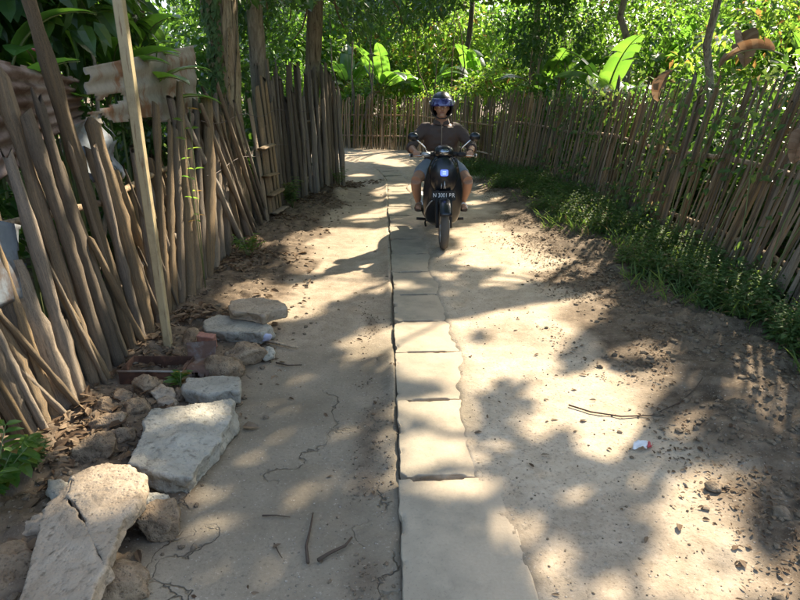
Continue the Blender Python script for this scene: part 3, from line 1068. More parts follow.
# ------------------------------------------------------------------ rubble
def rock_mesh(seed, size, sub=3, facets=9, rough=0.10, fine=0.035, mat='rock'):
    r = np.random.default_rng(seed)
    bm = bmesh.new()
    bmesh.ops.create_icosphere(bm, subdivisions=sub, radius=1.0)
    V = np.array([v.co[:] for v in bm.verts])
    for _ in range(facets):
        d = r.normal(size=3)
        d /= np.linalg.norm(d)
        k = r.uniform(.55, .88)
        s_ = V @ d
        V = V - np.outer(np.maximum(0, s_ - k) * .92, d)
    nn = V / np.linalg.norm(V, axis=1)[:, None]
    V = V + nn * (fbm(V * 1.9 + seed, seed, 3) * rough + fbm(V * 7 + seed, seed + 5, 3) * fine)[:, None]
    V = V * np.asarray(size) * 1.12
    for v, c in zip(bm.verts, V):
        v.co = c
    me = bpy.data.meshes.new('rock')
    bm.to_mesh(me)
    bm.free()
    me.materials.append(M[mat])
    me.polygons.foreach_set('use_smooth', np.ones(len(me.polygons), bool))
    me.update()
    return me


def rock(u, v, zc, size, label, seed, mat='rock', name='rock', rough=.1, fine=.035, sub=3, rz=None, facets=9, group=None, tilt=(0, 0), cat='rock'):
    p = on_z(u, v, zc) - np.array([0, 0, .012])
    o = bpy.data.objects.new(name, rock_mesh(seed, size, sub, facets, rough, fine, mat))
    link(o)
    o.location = p
    r = random.Random(seed)
    o.rotation_euler = (RAD(tilt[0]), RAD(tilt[1]), r.uniform(0, 6.28) if rz is None else RAD(rz))
    return tag(o, label, cat, group)


def chunk(name, label, poly, thick, seed, mat, tilt=None, rough=.012, voxel=.012, crack=None, cat='concrete'):
    """flat broken piece: poly = world corners of the top face (x, y, z)"""
    P = np.asarray(poly, float)
    c = P.mean(0)
    L = P - c
    nrm = np.zeros(3)
    for i in range(len(L)):
        nrm += np.cross(L[i], L[(i + 1) % len(L)])
    nrm /= np.linalg.norm(nrm)
    if nrm[2] < 0:
        nrm = -nrm
        L = L[::-1]
    m = len(L)
    r = np.random.default_rng(seed)
    bot = L * r.uniform(.9, 1.02, (m, 1)) - nrm * thick
    V = np.concatenate([bot, L])
    F = [tuple(range(m - 1, -1, -1)), tuple(range(m, 2 * m))] + [(i, (i + 1) % m, m + (i + 1) % m, m + i) for i in range(m)]
    me = remeshed(name, [(V, F)], voxel * .85, 0, (M[mat],))
    W, N = get_co(me), get_no(me)
    side = 1 - np.clip(np.abs(N @ nrm), 0, 1) ** 2
    d = fbm(W * 9 + seed, seed, 4) * (rough * .35 + rough * 1.6 * side) + fbm(W * 45 + seed, seed + 9, 2) * rough * .18
    if crack is not None:
        ax = np.array(crack[0]) - c
        bx_ = np.array(crack[1]) - c
        t = np.clip(((W - ax) @ (bx_ - ax)) / ((bx_ - ax) @ (bx_ - ax)), 0, 1)
        q = ax + t[:, None] * (bx_ - ax)
        q = q + np.stack([fbm(np.stack([t * 7, t * 0, t * 0], -1), 3, 3) * .03, fbm(np.stack([t * 7, t * 0 + 5, t * 0], -1), 4, 3) * .02, t * 0], -1)
        dd = np.linalg.norm((W - q)[:, :2], axis=1)
        d = d - .022 * np.exp(-(dd / .006) ** 2)
    set_co(me, W + N * d[:, None])
    o = bpy.data.objects.new(name, me)
    link(o)
    o.location = c
    return tag(o, label, cat)


def pz(u, v, z):
    return on_z(u, v, z)


CR = [(73, 474), (71, 487), (69, 499), (77, 512), (84, 521), (89, 531), (92, 541), (99, 549), (103, 556), (104, 566)]
cz = np.linspace(.172, .208, len(CR))
cw = [pz(u, v, z) for (u, v), z in zip(CR, cz)]
gap_ = np.array([.0004, .0003, 0])
cs_ = T0(empty('concrete_slab', tuple(pz(75, 540, .06))))
tag(cs_, 'long cracked buff concrete slab tilted up in the lower corner of the lane', 'concrete')
p1 = chunk('slab_piece', '', [q + gap_ for q in cw] + [pz(137, 494, .20), pz(141, 476, .20), pz(128, 467, .19), pz(106, 464, .18)], .06, 31, 'concrete_warm', voxel=.0075, rough=.012)
p2 = chunk('slab_piece', '', [q - gap_ for q in cw] + [pz(92, 600, .21), pz(85, 625, .21), pz(10, 625, .15), pz(24, 575, .15), pz(34, 540, .15), pz(50, 502, .16)], .06, 36, 'concrete_warm', voxel=.0075, rough=.012)
for q in (p1, p2):
    for key in ('label', 'category'):
        del q[key]
    q.parent = cs_
    q.location = Vector(q.location) - cs_.location
chunk('concrete_slab', 'broad grey concrete slab with a chipped front face beside the cracked one',
      [pz(150, 408, .13), pz(196, 401, .13), pz(231, 399, .12), pz(234, 417, .11), pz(214, 447, .10), pz(190, 478, .10), pz(146, 470, .13), pz(128, 462, .135), pz(140, 440, .135)],
      .10, 32, 'concrete', voxel=.009, rough=.016)
chunk('concrete_block', 'small wedge of pale concrete just above the broad grey slab',
      [pz(187, 377, .10), pz(238, 376, .11), pz(239, 390, .105), pz(206, 394, .10), pz(183, 389, .10)], .085, 33, 'concrete', voxel=.010, rough=.010)
chunk('concrete_block', 'rounded cream concrete piece topping the farther pair of slabs',
      [pz(231, 301, .17), pz(250, 297, .18), pz(280, 299, .18), pz(287, 307, .17), pz(262, 315, .165), pz(228, 310, .165)], .075, 34, 'concrete_warm', voxel=.010, rough=.012)
chunk('concrete_block', 'flat grey concrete piece underneath the cream one',
      [pz(204, 321, .085), pz(219, 314, .095), pz(262, 319, .095), pz(272, 326, .09), pz(262, 333, .09), pz(205, 331, .085)], .085, 35, 'concrete', voxel=.010, rough=.011)

sN = NT('red_brick')
co = sN.coord('Object')
nz = sN.noise(co, 40, 4)
M['brick'] = sN.finish(sN.bsdf(sN.mix(nz, (0.25, 0.105, 0.07), (0.36, 0.20, 0.15)), .9, sN.bump(nz, .5, .01), .1))
bp = pz(207, 341, .075)
V, F = box((0, 0, 0), (.115, .05, .10))
bb = remeshed('brick', [(V, F)], .008, 1, (M['brick'],))
W, N = get_co(bb), get_no(bb)
set_co(bb, W + N * (fbm(W * 30, 3, 3) * .003)[:, None])
o = bpy.data.objects.new('brick', bb)
link(o)
o.location = bp
o.rotation_euler = (RAD(14), RAD(5), RAD(-8))
tag(o, 'broken reddish brick standing on edge behind the rusty tray', 'brick')

R_ = [(158, 520, .05, (.085, .075, .085), 'rough brown rock propping the middle of the cracked slab', 41),
      (151, 503, .09, (.062, .05, .06), 'pale angular stone on top of the brown rock beside the cracked slab', 42),
      (116, 585, .05, (.095, .075, .075), 'dark crusty rock under the near edge of the cracked slab', 43),
      (10, 572, .06, (.13, .12, .09), 'smooth brown boulder in the lowest corner beneath the leafy weed', 44),
      (40, 528, .06, (.05, .07, .05), 'pinkish stone peeping out behind the cracked slab', 45),
      (58, 492, .07, (.08, .05, .05), 'grey stone under the top end of the cracked slab', 46),
      (96, 447, .06, (.105, .085, .07), 'lumpy sunlit rock between the planks and the broad slab', 47),
      (122, 437, .06, (.07, .06, .055), 'knobbly rock touching the corner of the broad slab', 48),
      (112, 421, .06, (.085, .065, .05), 'flattish rock in the middle of the rock pile', 49),
      (103, 408, .06, (.075, .065, .06), 'rounded rock at the foot of the plank fence in the pile', 50),
      (134, 409, .06, (.085, .065, .055), 'rough rock leaning on the edge of the broad grey slab', 51),
      (123, 396, .07, (.075, .055, .045), 'long low rock at the back of the pile', 52),
      (147, 384, .07, (.072, .06, .06), 'round rock in front of the rusty tray', 53),
      (162, 393, .06, (.07, .05, .045), 'flat-topped stone between the round rock and the pale wedge', 54),
      (180, 394, .05, (.045, .04, .045), 'small stone beside the pale concrete wedge', 55),
      (168, 401, .05, (.06, .04, .035), 'tan stone tucked under the far edge of the broad slab', 56),
      (222, 366, .06, (.115, .095, .085), 'tan crusty clod above the pale concrete wedge', 57),
      (248, 352, .055, (.13, .10, .085), 'big dark lump of crumbling soil next to the lane', 58),
      (268, 352, .05, (.05, .04, .04), 'small pale stone on the crumbling lump', 59),
      (190, 336, .07, (.085, .06, .06), 'sooty round stone between the pole and the brick', 60)]
for u, v, z, sz, lab, sd in R_:
    rock(u, v, z, sz, lab, sd, 'concrete' if sd in (42, 46, 59) else ('concrete_warm' if sd in (45, 54, 56) else 'rock'), rough=.17, fine=.085 if sd not in (42, 44) else .03, sub=4 if sd < 59 else 3)

# rusty tray at the foot of the pole
tr_ = T0(empty('rusty_tray', pz(158, 370, .06)))
tag(tr_, 'shallow rusty metal tray lying at the foot of the yellowish pole', 'tray')
mb = MB()
mb.raw(*box((0, 0, -.04), (.36, .20, .004)))
mb.build('tray_base', M['rust'], tr_, False)
for c, s_ in (((0, -.10, 0), (.364, .006, .085)), ((0, .10, 0), (.364, .006, .085)), ((-.18, 0, 0), (.006, .194, .083)), ((.18, 0, 0), (.006, .194, .083))):
    MB().raw(*box(c, s_)).build('tray_side', M['rust'], tr_, False)
MB().tube([(-.185, -.106, .043), (0, -.11, .046), (.185, -.106, .04)], .006, 6).build('rolled_rim', M['tin_grey'], tr_)
cp = pz(197, 368, .06)
o = sheet('metal_scrap', 'bent grey scrap of tin between the tray and the tan clod', (cp + np.array([-.10, .14, .10]), cp + np.array([.09, .16, .11]), cp + np.array([.10, -.10, -.05]), cp + np.array([-.04, -.12, -.05])), 1, .045, M['tin_dark'],
          lambda u, v, n: (u > .92 + n * .1) | (v > .92 + n * .1), 12, 'scrap')
# rag of blue-white cloth by the slabs
M['rag'] = plain('rag', (0.42, 0.42, 0.52), .8, .2)
rg = rock_mesh(71, (.05, .035, .03), 3, 4, .28, .12, 'rag')
o = bpy.data.objects.new('rag', rg)
link(o)
o.location = pz(263, 336, .05)
tag(o, 'crumpled bluish white rag beside the flat grey concrete piece', 'rag')

# ------------------------------------------------------------------ foliage
def leaf_arrays(C, D, U, L, W, fold=0.18, droop=0.2, simple=False):
    """leaves from base points C along D with upper side U"""
    C, D, U = (np.asarray(a, float) for a in (C, D, U))
    D = D / (np.linalg.norm(D, axis=1)[:, None] + 1e-9)
    S = np.cross(D, U)
    S /= np.linalg.norm(S, axis=1)[:, None] + 1e-9
    U = np.cross(S, D)
    L, W = np.asarray(L, float)[:, None], np.asarray(W, float)[:, None]
    n = len(C)
    tip = C + D * L - U * L * droop
    mid = C + D * L * 0.45 - U * L * 0.02
    l = C + D * L * 0.42 - S * W * .5 + U * W * fold
    r = C + D * L * 0.42 + S * W * .5 + U * W * fold
    if simple == 'rich':
        a1, a2 = C + D * L * .28, C + D * L * .66 - U * L * droop * .4
        w1, w2 = S * W * .46, S * W * .40
        V = np.stack([C, a1 - w1 + U * W * fold, a1, a1 + w1 + U * W * fold, a2 - w2 + U * W * fold * .7, a2, a2 + w2 + U * W * fold * .7, tip], 1).reshape(-1, 3)
        k = np.arange(n)[:, None] * 8
        F = np.concatenate([k + np.array([q]) for q in ((0, 2, 1), (0, 3, 2), (1, 2, 5), (1, 5, 4), (2, 3, 6), (2, 6, 5), (4, 5, 7), (5, 6, 7))])
    elif simple:
        V = np.stack([C, l, tip, r], 1).reshape(-1, 3)
        k = np.arange(n)[:, None] * 4
        F = np.concatenate([k + np.array([[0, 3, 2]]), k + np.array([[0, 2, 1]])])
    else:
        V = np.stack([C, l, mid, r, tip], 1).reshape(-1, 3)
        k = np.arange(n)[:, None] * 5
        F = np.concatenate([k + np.array([[0, 3, 2]]), k + np.array([[3, 4, 2]]), k + np.array([[0, 2, 1]]), k + np.array([[2, 4, 1]])])
    return V, F


def unit(n, r):
    d = r.normal(size=(n, 3))
    return d / np.linalg.norm(d, axis=1)[:, None]


def clumps(r, centers, per, spread, length, flatz=0.7):
    """leaf bases round clump centres"""
    n = len(centers) * per
    C = np.repeat(centers, per, 0)
    off = unit(n, r) * (spread * r.uniform(.25, 1.0, n) ** .7)[:, None]
    off[:, 2] *= flatz
    P = C + off
    D = off / (np.linalg.norm(off, axis=1)[:, None] + 1e-6) * .8 + unit(n, r) * .6
    D[:, 2] -= .25
    U = unit(n, r) * .5 + np.array([0, 0, 1.0])
    L = length * r.uniform(.6, 1.25, n)
    return P, D, U, L


def build_leaves(name, mat, parent, parts, ratio=.5, simple=False, keep=None, fold=.18, droop=.2):
    P, D, U, L = (np.concatenate([q[i] for q in parts]) for i in range(4))
    if keep is not None:
        Dn = D / (np.linalg.norm(D, axis=1)[:, None] + 1e-9)
        k = keep(P + Dn * (L * .5)[:, None]) & keep(P + Dn * (L * .08)[:, None]) & keep(P + Dn * (L * .92)[:, None])
        P, D, U, L = P[k], D[k], U[k], L[k]
    V, F = leaf_arrays(P, D, U, L, L * ratio, fold, droop, simple)
    o = add(name, V, F, mat, parent, smooth=False)
    return o


def limb(mb, a, b, r0, r1, r, wob=.12, n=6, seg=7):
    a, b = np.asarray(a, float), np.asarray(b, float)
    L = np.linalg.norm(b - a)
    f = np.linspace(0, 1, n)
    P = a + (b - a) * f[:, None] + np.stack([np.sin(f * math.pi) * r.uniform(-1, 1), np.sin(f * math.pi) * r.uniform(-1, 1), f * 0], -1) * wob * L
    P[1:-1] += r.normal(0, .015 * L, (n - 2, 3))
    mb.tube(P, np.linspace(r0, r1, n), seg, r=r, jitter=.06)
    return P


def clear_view(P, umax=585, vmin=24):
    """keep overhead leaves out of the open corridor above the lane"""
    u, v, zc = project(P)
    return ~((zc > .2) & (zc < 17) & (u > 335) & (u < umax) & (v > vmin) & (v < 620))


# --- shade trees behind the bamboo fence: sun-facing crowns
TREES = [((3.9, 1.2), (2.3, 3.0, 4.6), (2.6, 2.4, 1.7), .09, 'tree whose crown hangs over the near end of the bamboo fence'),
         ((3.7, 5.0), (2.1, 5.6, 4.8), (2.7, 2.5, 1.7), .08, 'leafy tree spreading over the lane from behind the near bamboo slats'),
         ((3.95, 7.7), (2.7, 8.4, 5.0), (2.7, 2.5, 1.8), .055, 'slim tree with yellow-green leaves behind the middle of the bamboo fence'),
         ((4.1, 11.2), (3.0, 11.4, 5.2), (2.8, 2.7, 1.9), .07, 'tree behind the bamboo fence past the dry banana leaves'),
         ((3.2, 15.0), (2.6, 14.8, 5.4), (3.0, 2.8, 2.0), .09, 'tree at the bend of the bamboo fence'),
         ((2.2, 19.5), (1.8, 18.6, 5.6), (3.2, 2.8, 2.0), .10, 'tree just beyond the far bamboo fence')]
rt = np.random.default_rng(51)
# sun-lifted leaf spots: every stretch of ground gets its share of leaves above it, except under the gaps
NL = 60000
gx = rt.uniform(-4.2, 3.4, NL)
gy = rt.uniform(-0.5, 15.0, NL)
own = -np.ones(NL, int)
Pz = np.zeros(NL)
for att in range(7):
    z = rt.uniform(3.1, 6.6, NL)
    P = np.stack([gx + TO_SUN[0] / TO_SUN[2] * z, gy + TO_SUN[1] / TO_SUN[2] * z, z], -1)
    for k, (b, c, rad, tr, lab) in enumerate(TREES):
        ins = (((P - np.array(c)) / np.array(rad)) ** 2).sum(1) < 1
        hit = ins & (own < 0)
        own[hit] = k
        Pz[hit] = z[hit]
SP_ = np.stack([gx + TO_SUN[0] / TO_SUN[2] * Pz, gy + TO_SUN[1] / TO_SUN[2] * Pz, Pz], -1)
ok = (own >= 0) & ~gap_at(SP_) & clear_view(SP_)
for k, (b, c, rad, trr, lab) in enumerate(TREES):
    root = T0(empty('tree', (b[0], b[1], 0)))
    tag(root, lab, 'tree', 'trees behind the bamboo fence')
    mb = MB()
    c = np.array(c)
    base = np.array([b[0], b[1], -.1])
    fork = np.array([b[0] + (c[0] - b[0]) * .25, b[1] + (c[1] - b[1]) * .25, c[2] - rad[2] * .8])
    limb(mb, base, fork, trr, trr * .75, rt, .05, 9, 10)
    for j in range(9):
        best = 9
        for _ in range(8):
            cand = c + unit(1, rt)[0] * np.array(rad) * .75
            cand[2] = max(cand[2], fork[2] + .3)
            sc0 = gap_at(fork + (cand - fork) * np.linspace(.15, 1, 12)[:, None]).mean()
            if sc0 < best:
                best, tgt = sc0, cand
        if best > .35 and j > 2:
            continue
        Q = limb(mb, fork, tgt, trr * .5, .012, rt, .12, 7, 6)
        for q in range(2):
            t2 = Q[3 + q] + unit(1, rt)[0] * .8
            if gap_at(Q[3 + q] + (t2 - Q[3 + q]) * np.linspace(0, 1, 6)[:, None]).mean() > .3:
                continue
            limb(mb, Q[3 + q], t2, .02, .006, rt, .1, 4, 5)
    o = mb.build('trunk', M['bark'], root)
    o.matrix_basis = root.matrix_basis.inverted()
    S_ = SP_[ok & (own == k)]
    n = len(S_)
    D = unit(n, rt)
    D[:, 2] -= .2
    U = TO_SUN * .9 + unit(n, rt) * .55
    parts = [(S_ - D * .09, D, U, rt.uniform(.15, .25, n))]
    cc = c + unit(70, rt) * np.array(rad) * rt.uniform(.5, 1.05, (70, 1))
    parts.append(clumps(rt, cc, 26, .42, .15))
    o = build_leaves('crown', M['leaf_yellow'] if k == 2 else M['leaf'], root, parts, .52, keep=lambda P: ~gap_at(P) & clear_view(P))
    o.matrix_basis = root.matrix_basis.inverted()


def bush(name, label, c, rad, n, per, leaf, mat, seed, cat='shrub', group=None, ratio=.5, spread=.3, stems=5, hollow=.55, filt=True, trunk_mat='bark', base=None, shape=False):
    r = np.random.default_rng(seed)
    c, rad = np.array(c, float), np.array(rad, float)
    b = np.array([c[0], c[1], 0.0]) if base is None else np.array([base[0], base[1], 0.0])
    root = T0(empty(name, tuple(b)))
    tag(root, label, cat, group)
    mb = MB()
    for j in range(stems):
        tgt = c + unit(1, r)[0] * rad * .7
        limb(mb, b + np.array([r.uniform(-.05, .05), r.uniform(-.05, .05), -.1]), tgt, .03 * max(1, rad[2]), .006, r, .12, 6, 6)
    o = mb.build('trunk' if cat == 'tree' else 'stem', M[trunk_mat], root)
    o.matrix_basis = root.matrix_basis.inverted()
    cc = c + unit(n, r) * rad * (hollow + (1 - hollow) * r.random((n, 1)) ** .6)
    cc[:, 2] = np.maximum(cc[:, 2], .12)
    k = (lambda P: ~gap_at(P) & (P[:, 2] > .02)) if filt else None
    o = build_leaves('crown' if cat == 'tree' else 'foliage', M[mat], root, [clumps(r, cc, per, spread, leaf)], ratio, keep=k, simple=shape)
    o.matrix_basis = root.matrix_basis.inverted()
    return root


# --- trees on the other side: dark crowns over the stakes
def trunk_tree(label, pts, radii, crown, mat, seed, n, per, leaf, vine=None, keep=None, spread=.35):
    r = np.random.default_rng(seed)
    root = T0(empty('tree', (pts[0][0], pts[0][1], 0)))
    tag(root, label, 'tree', 'trees behind the stake fence')
    mb = MB()
    P = np.array(pts, float)
    f = np.linspace(0, 1, 14)
    k = np.linspace(0, 1, len(P))
    Q = np.stack([np.interp(f, k, P[:, j]) for j in range(3)], -1)
    mb.tube(Q, np.interp(f, np.linspace(0, 1, len(radii)), radii), 14, r=r, jitter=.10)
    for (c, rad) in crown:
        for j in range(5):
            limb(mb, Q[-1 - j % 3], np.array(c) + unit(1, r)[0] * np.array(rad) * .7, radii[-1] * .55, .01, r, .12, 7, 6)
    o = mb.build('trunk', M['bark'], root)
    o.matrix_basis = root.matrix_basis.inverted()
    parts = []
    for (c, rad) in crown:
        cc = np.array(c) + unit(n, r) * np.array(rad) * (.35 + .65 * r.random((n, 1)) ** .5)
        parts.append(clumps(r, cc, per, spread, leaf))
    o = build_leaves('crown', M[mat], root, parts, .5, keep=lambda P: ~gap_at(P) & (keep(P) if keep else np.ones(len(P), bool)))
    o.matrix_basis = root.matrix_basis.inverted()
    return root, Q


def keep_left(P):
    u, v, zc = project(P)
    lim = np.interp(u, [-50, 190, 222, 338, 355, 400, 450, 520], [55, 30, 2, 10, 55, 45, 22, -20])
    return (v < lim + 12 * n2(u / 20, v / 20, 1, 3)) | (P[:, 0] < -1.95)


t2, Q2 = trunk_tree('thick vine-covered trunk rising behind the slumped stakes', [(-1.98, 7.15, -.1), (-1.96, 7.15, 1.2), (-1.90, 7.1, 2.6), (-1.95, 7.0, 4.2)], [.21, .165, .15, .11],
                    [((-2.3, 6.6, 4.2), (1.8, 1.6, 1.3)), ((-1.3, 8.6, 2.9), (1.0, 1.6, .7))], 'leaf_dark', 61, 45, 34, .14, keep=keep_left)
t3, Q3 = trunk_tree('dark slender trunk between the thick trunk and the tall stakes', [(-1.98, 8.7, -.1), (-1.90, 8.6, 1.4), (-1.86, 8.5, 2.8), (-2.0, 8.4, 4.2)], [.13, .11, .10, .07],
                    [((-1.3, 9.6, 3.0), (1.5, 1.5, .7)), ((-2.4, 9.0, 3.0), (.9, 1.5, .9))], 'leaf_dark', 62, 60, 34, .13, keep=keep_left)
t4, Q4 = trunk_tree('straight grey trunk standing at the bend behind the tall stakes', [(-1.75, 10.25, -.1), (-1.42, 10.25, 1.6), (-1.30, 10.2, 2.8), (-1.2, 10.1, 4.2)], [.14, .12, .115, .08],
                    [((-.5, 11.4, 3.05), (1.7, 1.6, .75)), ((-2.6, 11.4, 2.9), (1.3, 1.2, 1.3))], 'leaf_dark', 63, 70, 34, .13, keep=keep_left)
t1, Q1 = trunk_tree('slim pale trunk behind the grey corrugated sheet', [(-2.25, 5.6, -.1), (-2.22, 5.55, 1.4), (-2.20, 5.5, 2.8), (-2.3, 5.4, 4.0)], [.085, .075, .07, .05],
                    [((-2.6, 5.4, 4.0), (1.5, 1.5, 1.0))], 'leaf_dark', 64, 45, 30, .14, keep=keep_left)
# creeper on the thick trunk
r = np.random.default_rng(65)
cv = T0(empty('creeper', (Q2[0][0], Q2[0][1], 0)))
tag(cv, 'green creeper clinging to the thick trunk', 'creeper')
n = 1500
zz = r.uniform(1.5, 3.4, n)
a = r.uniform(-3.3, -1.5, n)
wrap = n2(a, zz, 1.3, 5) > -.25
ctr = np.stack([np.interp(zz, Q2[:, 2], Q2[:, 0]), np.interp(zz, Q2[:, 2], Q2[:, 1]), zz], -1)
nrm = np.stack([np.cos(a), np.sin(a), np.zeros(n)], -1)
P = ctr + nrm * r.uniform(.16, .20, n)[:, None]
D = np.stack([r.normal(0, .4, n), r.normal(0, .2, n), -np.ones(n)], -1) + nrm * .4
o = build_leaves('foliage', M['weed'], cv, [(P[wrap], D[wrap], nrm[wrap], r.uniform(.05, .09, wrap.sum()))], .7)
o.matrix_basis = cv.matrix_basis.inverted()
mb = MB()
for k in range(4):
    f = np.linspace(0, 1, 14)
    aa = -2.2 + k * .6 + .5 * np.sin(f * 5 + k)
    z = .05 + f * 3.2
    mb.tube(np.stack([np.interp(z, Q2[:, 2], Q2[:, 0]) + .175 * np.cos(aa), np.interp(z, Q2[:, 2], Q2[:, 1]) + .175 * np.sin(aa), z], -1), .009, 5)
o = mb.build('stem', M['bark'], cv)
o.matrix_basis = cv.matrix_basis.inverted()

# --- shrubs behind the stake fence
SH = [((-2.9, 3.2, 1.2), (.7, 1.2, .9), 'dark leafy shrub behind the brown corrugated sheet'), ((-2.9, 5.4, 1.3), (.75, 1.2, 1.1), 'dark leafy shrub behind the grey corrugated sheet'),
      ((-2.8, 7.6, 1.2), (.7, 1.2, 1.1), 'dark leafy shrub behind the slumped stakes'), ((-2.8, 9.6, 1.2), (.7, 1.0, 1.2), 'dark leafy shrub behind the tall grey stakes'),
      ((-4.6, 4.5, 1.7), (1.2, 2.0, 1.7), 'large dark bush in the yard beyond the metal sheets'), ((-4.8, 8.5, 1.9), (1.3, 2.0, 1.9), 'large dark bush in the yard beyond the thick trunk'),
      ((-4.0, 12.6, 1.8), (1.5, 1.2, 1.7), 'dark bush beyond the return of the tall stake fence'), ((-2.4, 4.4, 2.25), (.45, 1.0, .35), 'spray of leaves showing above the metal sheets')]
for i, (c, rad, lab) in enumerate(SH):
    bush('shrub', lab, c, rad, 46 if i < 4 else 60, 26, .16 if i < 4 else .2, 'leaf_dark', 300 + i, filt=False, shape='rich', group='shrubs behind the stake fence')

# --- undergrowth behind the bamboo fence
RB = [((3.9, 4.2, .9), (.6, 1.0, .9), 'leaf_dark', 'shrub behind the nearest bamboo slats'), ((3.9, 6.2, .9), (.6, 1.1, .9), 'leaf_dark', 'dim shrub behind the bamboo fence below the dry leaves'),
      ((3.8, 8.4, .9), (.7, 1.2, .9), 'leaf_dark', 'dim shrub behind the middle of the bamboo fence'), ((3.5, 10.6, .9), (.7, 1.0, .9), 'leaf_dark', 'dim shrub behind the bamboo fence where it starts to bend'),
      ((2.9, 12.8, 1.1), (.7, .9, .9), 'leaf_yellow', 'sunny yellow-green shrub behind the bend of the bamboo fence'), ((2.0, 15.2, 1.2), (.7, .9, 1.0), 'leaf_yellow', 'sunny yellow-green shrub above the fence right of the helmet'),
      ((5.6, 5.8, 1.8), (1.2, 1.6, 1.6), 'leaf', 'tall bush in the garden behind the nearest bamboo slats'), ((5.4, 9.2, 1.9), (1.2, 1.7, 1.7), 'leaf_yellow', 'tall bright bush in the garden behind the bamboo fence'),
      ((4.9, 12.8, 1.9), (1.2, 1.5, 1.7), 'leaf', 'tall bush in the garden behind the bend'), ((4.2, 16.4, 2.0), (1.3, 1.3, 1.7), 'leaf_yellow', 'tall yellow-green bush beyond the bend of the fence'),
      ((-.9, 18.9, 1.0), (1.1, .6, .9), 'leaf_yellow', 'bright bush behind the far fence beside the helmet'), ((.9, 18.4, 1.0), (.8, .6, .9), 'leaf_yellow', 'yellow bush behind the far fence, over the shoulder of the rider'),
      ((-3.0, 19.4, 1.3), (1.1, .8, 1.2), 'leaf', 'green bush behind the end of the far fence'), ((6.6, 7.6, 2.3), (1.2, 2.0, 2.2), 'leaf_yellow', 'bright tall thicket beyond the dry banana leaves')]
RB += [((3.75, 5.2, .7), (.45, .9, .75), 'leaf_dark', 'low dim shrub just behind the nearest bamboo slats'), ((3.6, 7.3, .7), (.45, 1.0, .8), 'leaf_dark', 'low dim shrub at the foot of the slim tree'),
       ((3.4, 9.4, .8), (.45, .9, .85), 'leaf_dark', 'low dim shrub below the glossy banana'), ((2.9, 11.4, .8), (.45, .8, .85), 'leaf_dark', 'low dim shrub behind the bend of the bamboo fence'),
       ((3.5, 14.4, 2.3), (.9, .8, 1.0), 'leaf_dark', 'dark rounded bush beside the broad dark banana'), ((1.2, 17.6, 3.75), (1.7, .8, .55), 'leaf_dark', 'dark hanging sprays above the far fence'),
       ((-1.4, 17.5, 3.7), (1.2, .8, .5), 'leaf_dark', 'dark hanging sprays above the drooping banana'), ((5.6, 14.5, 3.2), (1.3, .9, 1.0), 'leaf_dark', 'dark bush high behind the broad dark banana'),
       ((2.9, 13.0, 2.9), (.9, .7, .8), 'leaf_dark', 'dark leaf mass hanging above the bend of the bamboo fence')]
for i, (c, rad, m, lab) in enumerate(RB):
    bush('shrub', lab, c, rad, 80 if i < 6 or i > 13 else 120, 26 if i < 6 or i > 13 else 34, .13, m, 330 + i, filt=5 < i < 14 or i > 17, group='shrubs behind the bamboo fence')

# --- far trees closing the view
rf_ = np.random.default_rng(77)
FT = [(-7.5, 21, 'leaf', 'leafy tree in the yard beyond the tall stake fence'), (-4.2, 23, 'leaf', 'leafy tree beyond the end of the far fence, past the banana stems'),
      (-1.6, 25, 'leaf_yellow', 'pale sunlit tree straight beyond the far fence'), (1.5, 28, 'leaf_yellow', 'sunlit tree rising in the distance over the helmet'),
      (4.4, 24, 'leaf', 'bushy tree in the distance beyond the bend of the bamboo fence'), (7.5, 20, 'leaf_yellow', 'sunlit tree far behind the broad dark banana'),
      (9.5, 15, 'leaf', 'bushy tree far behind the glossy banana'), (9.0, 10, 'leaf_yellow', 'bushy tree far behind the withered leaves'), (11, 24, 'leaf', 'distant tree hidden deep behind the bamboo fence'),
      (-10, 15, 'leaf', 'tree deep in the yard beyond the thick trunk'), (-8.5, 9, 'leaf_dark', 'dark tree deep in the yard beyond the metal sheets'), (-0.5, 34, 'leaf', 'farthest tree straight ahead, half hidden by the sunlit ones'),
      (-6, 32, 'leaf', 'farthest tree over the end of the stake fence'), (-3.2, 29, 'leaf_yellow', 'sunlit tree deep behind the banana stems'), (3.4, 31, 'leaf_yellow', 'sunlit tree deep behind the bend of the fence'), (0.8, 22.5, 'leaf_yellow', 'low spreading sunlit tree behind the young banana'), (6, 33, 'leaf', 'farthest tree over the bend of the bamboo fence')]
FT += [(-9, 40, 'leaf_yellow', 'remote tree beyond the yards, over the stake fence'), (-4, 42, 'leaf', 'remote tree straight ahead, beside the farthest ones'), (2.5, 41, 'leaf_yellow', 'remote sunlit tree over the far fence'),
       (9, 39, 'leaf', 'remote tree over the broad dark banana'), (13, 16, 'leaf_yellow', 'remote tree deep behind the glossy banana'), (12.5, 8.5, 'leaf', 'remote tree deep behind the withered leaves'), (14, 23, 'leaf', 'remote tree deep behind the middle of the bamboo fence')]
for i, (x, y, m, lab) in enumerate(FT):
    h = rf_.uniform(3.0, 3.6) * (1.35 if y > 35 or x > 12 else 1)
    bush('tree', lab, (x, y, h), (rf_.uniform(2.0, 2.6) * (1.4 if y > 35 or x > 12 else 1), rf_.uniform(1.6, 2.2), h - .6), 190, 26, .28 if y < 35 else .38, m, 400 + i, cat='tree', group='far trees around the lane', spread=.55, stems=4, hollow=.4, base=(x, y), filt=False)


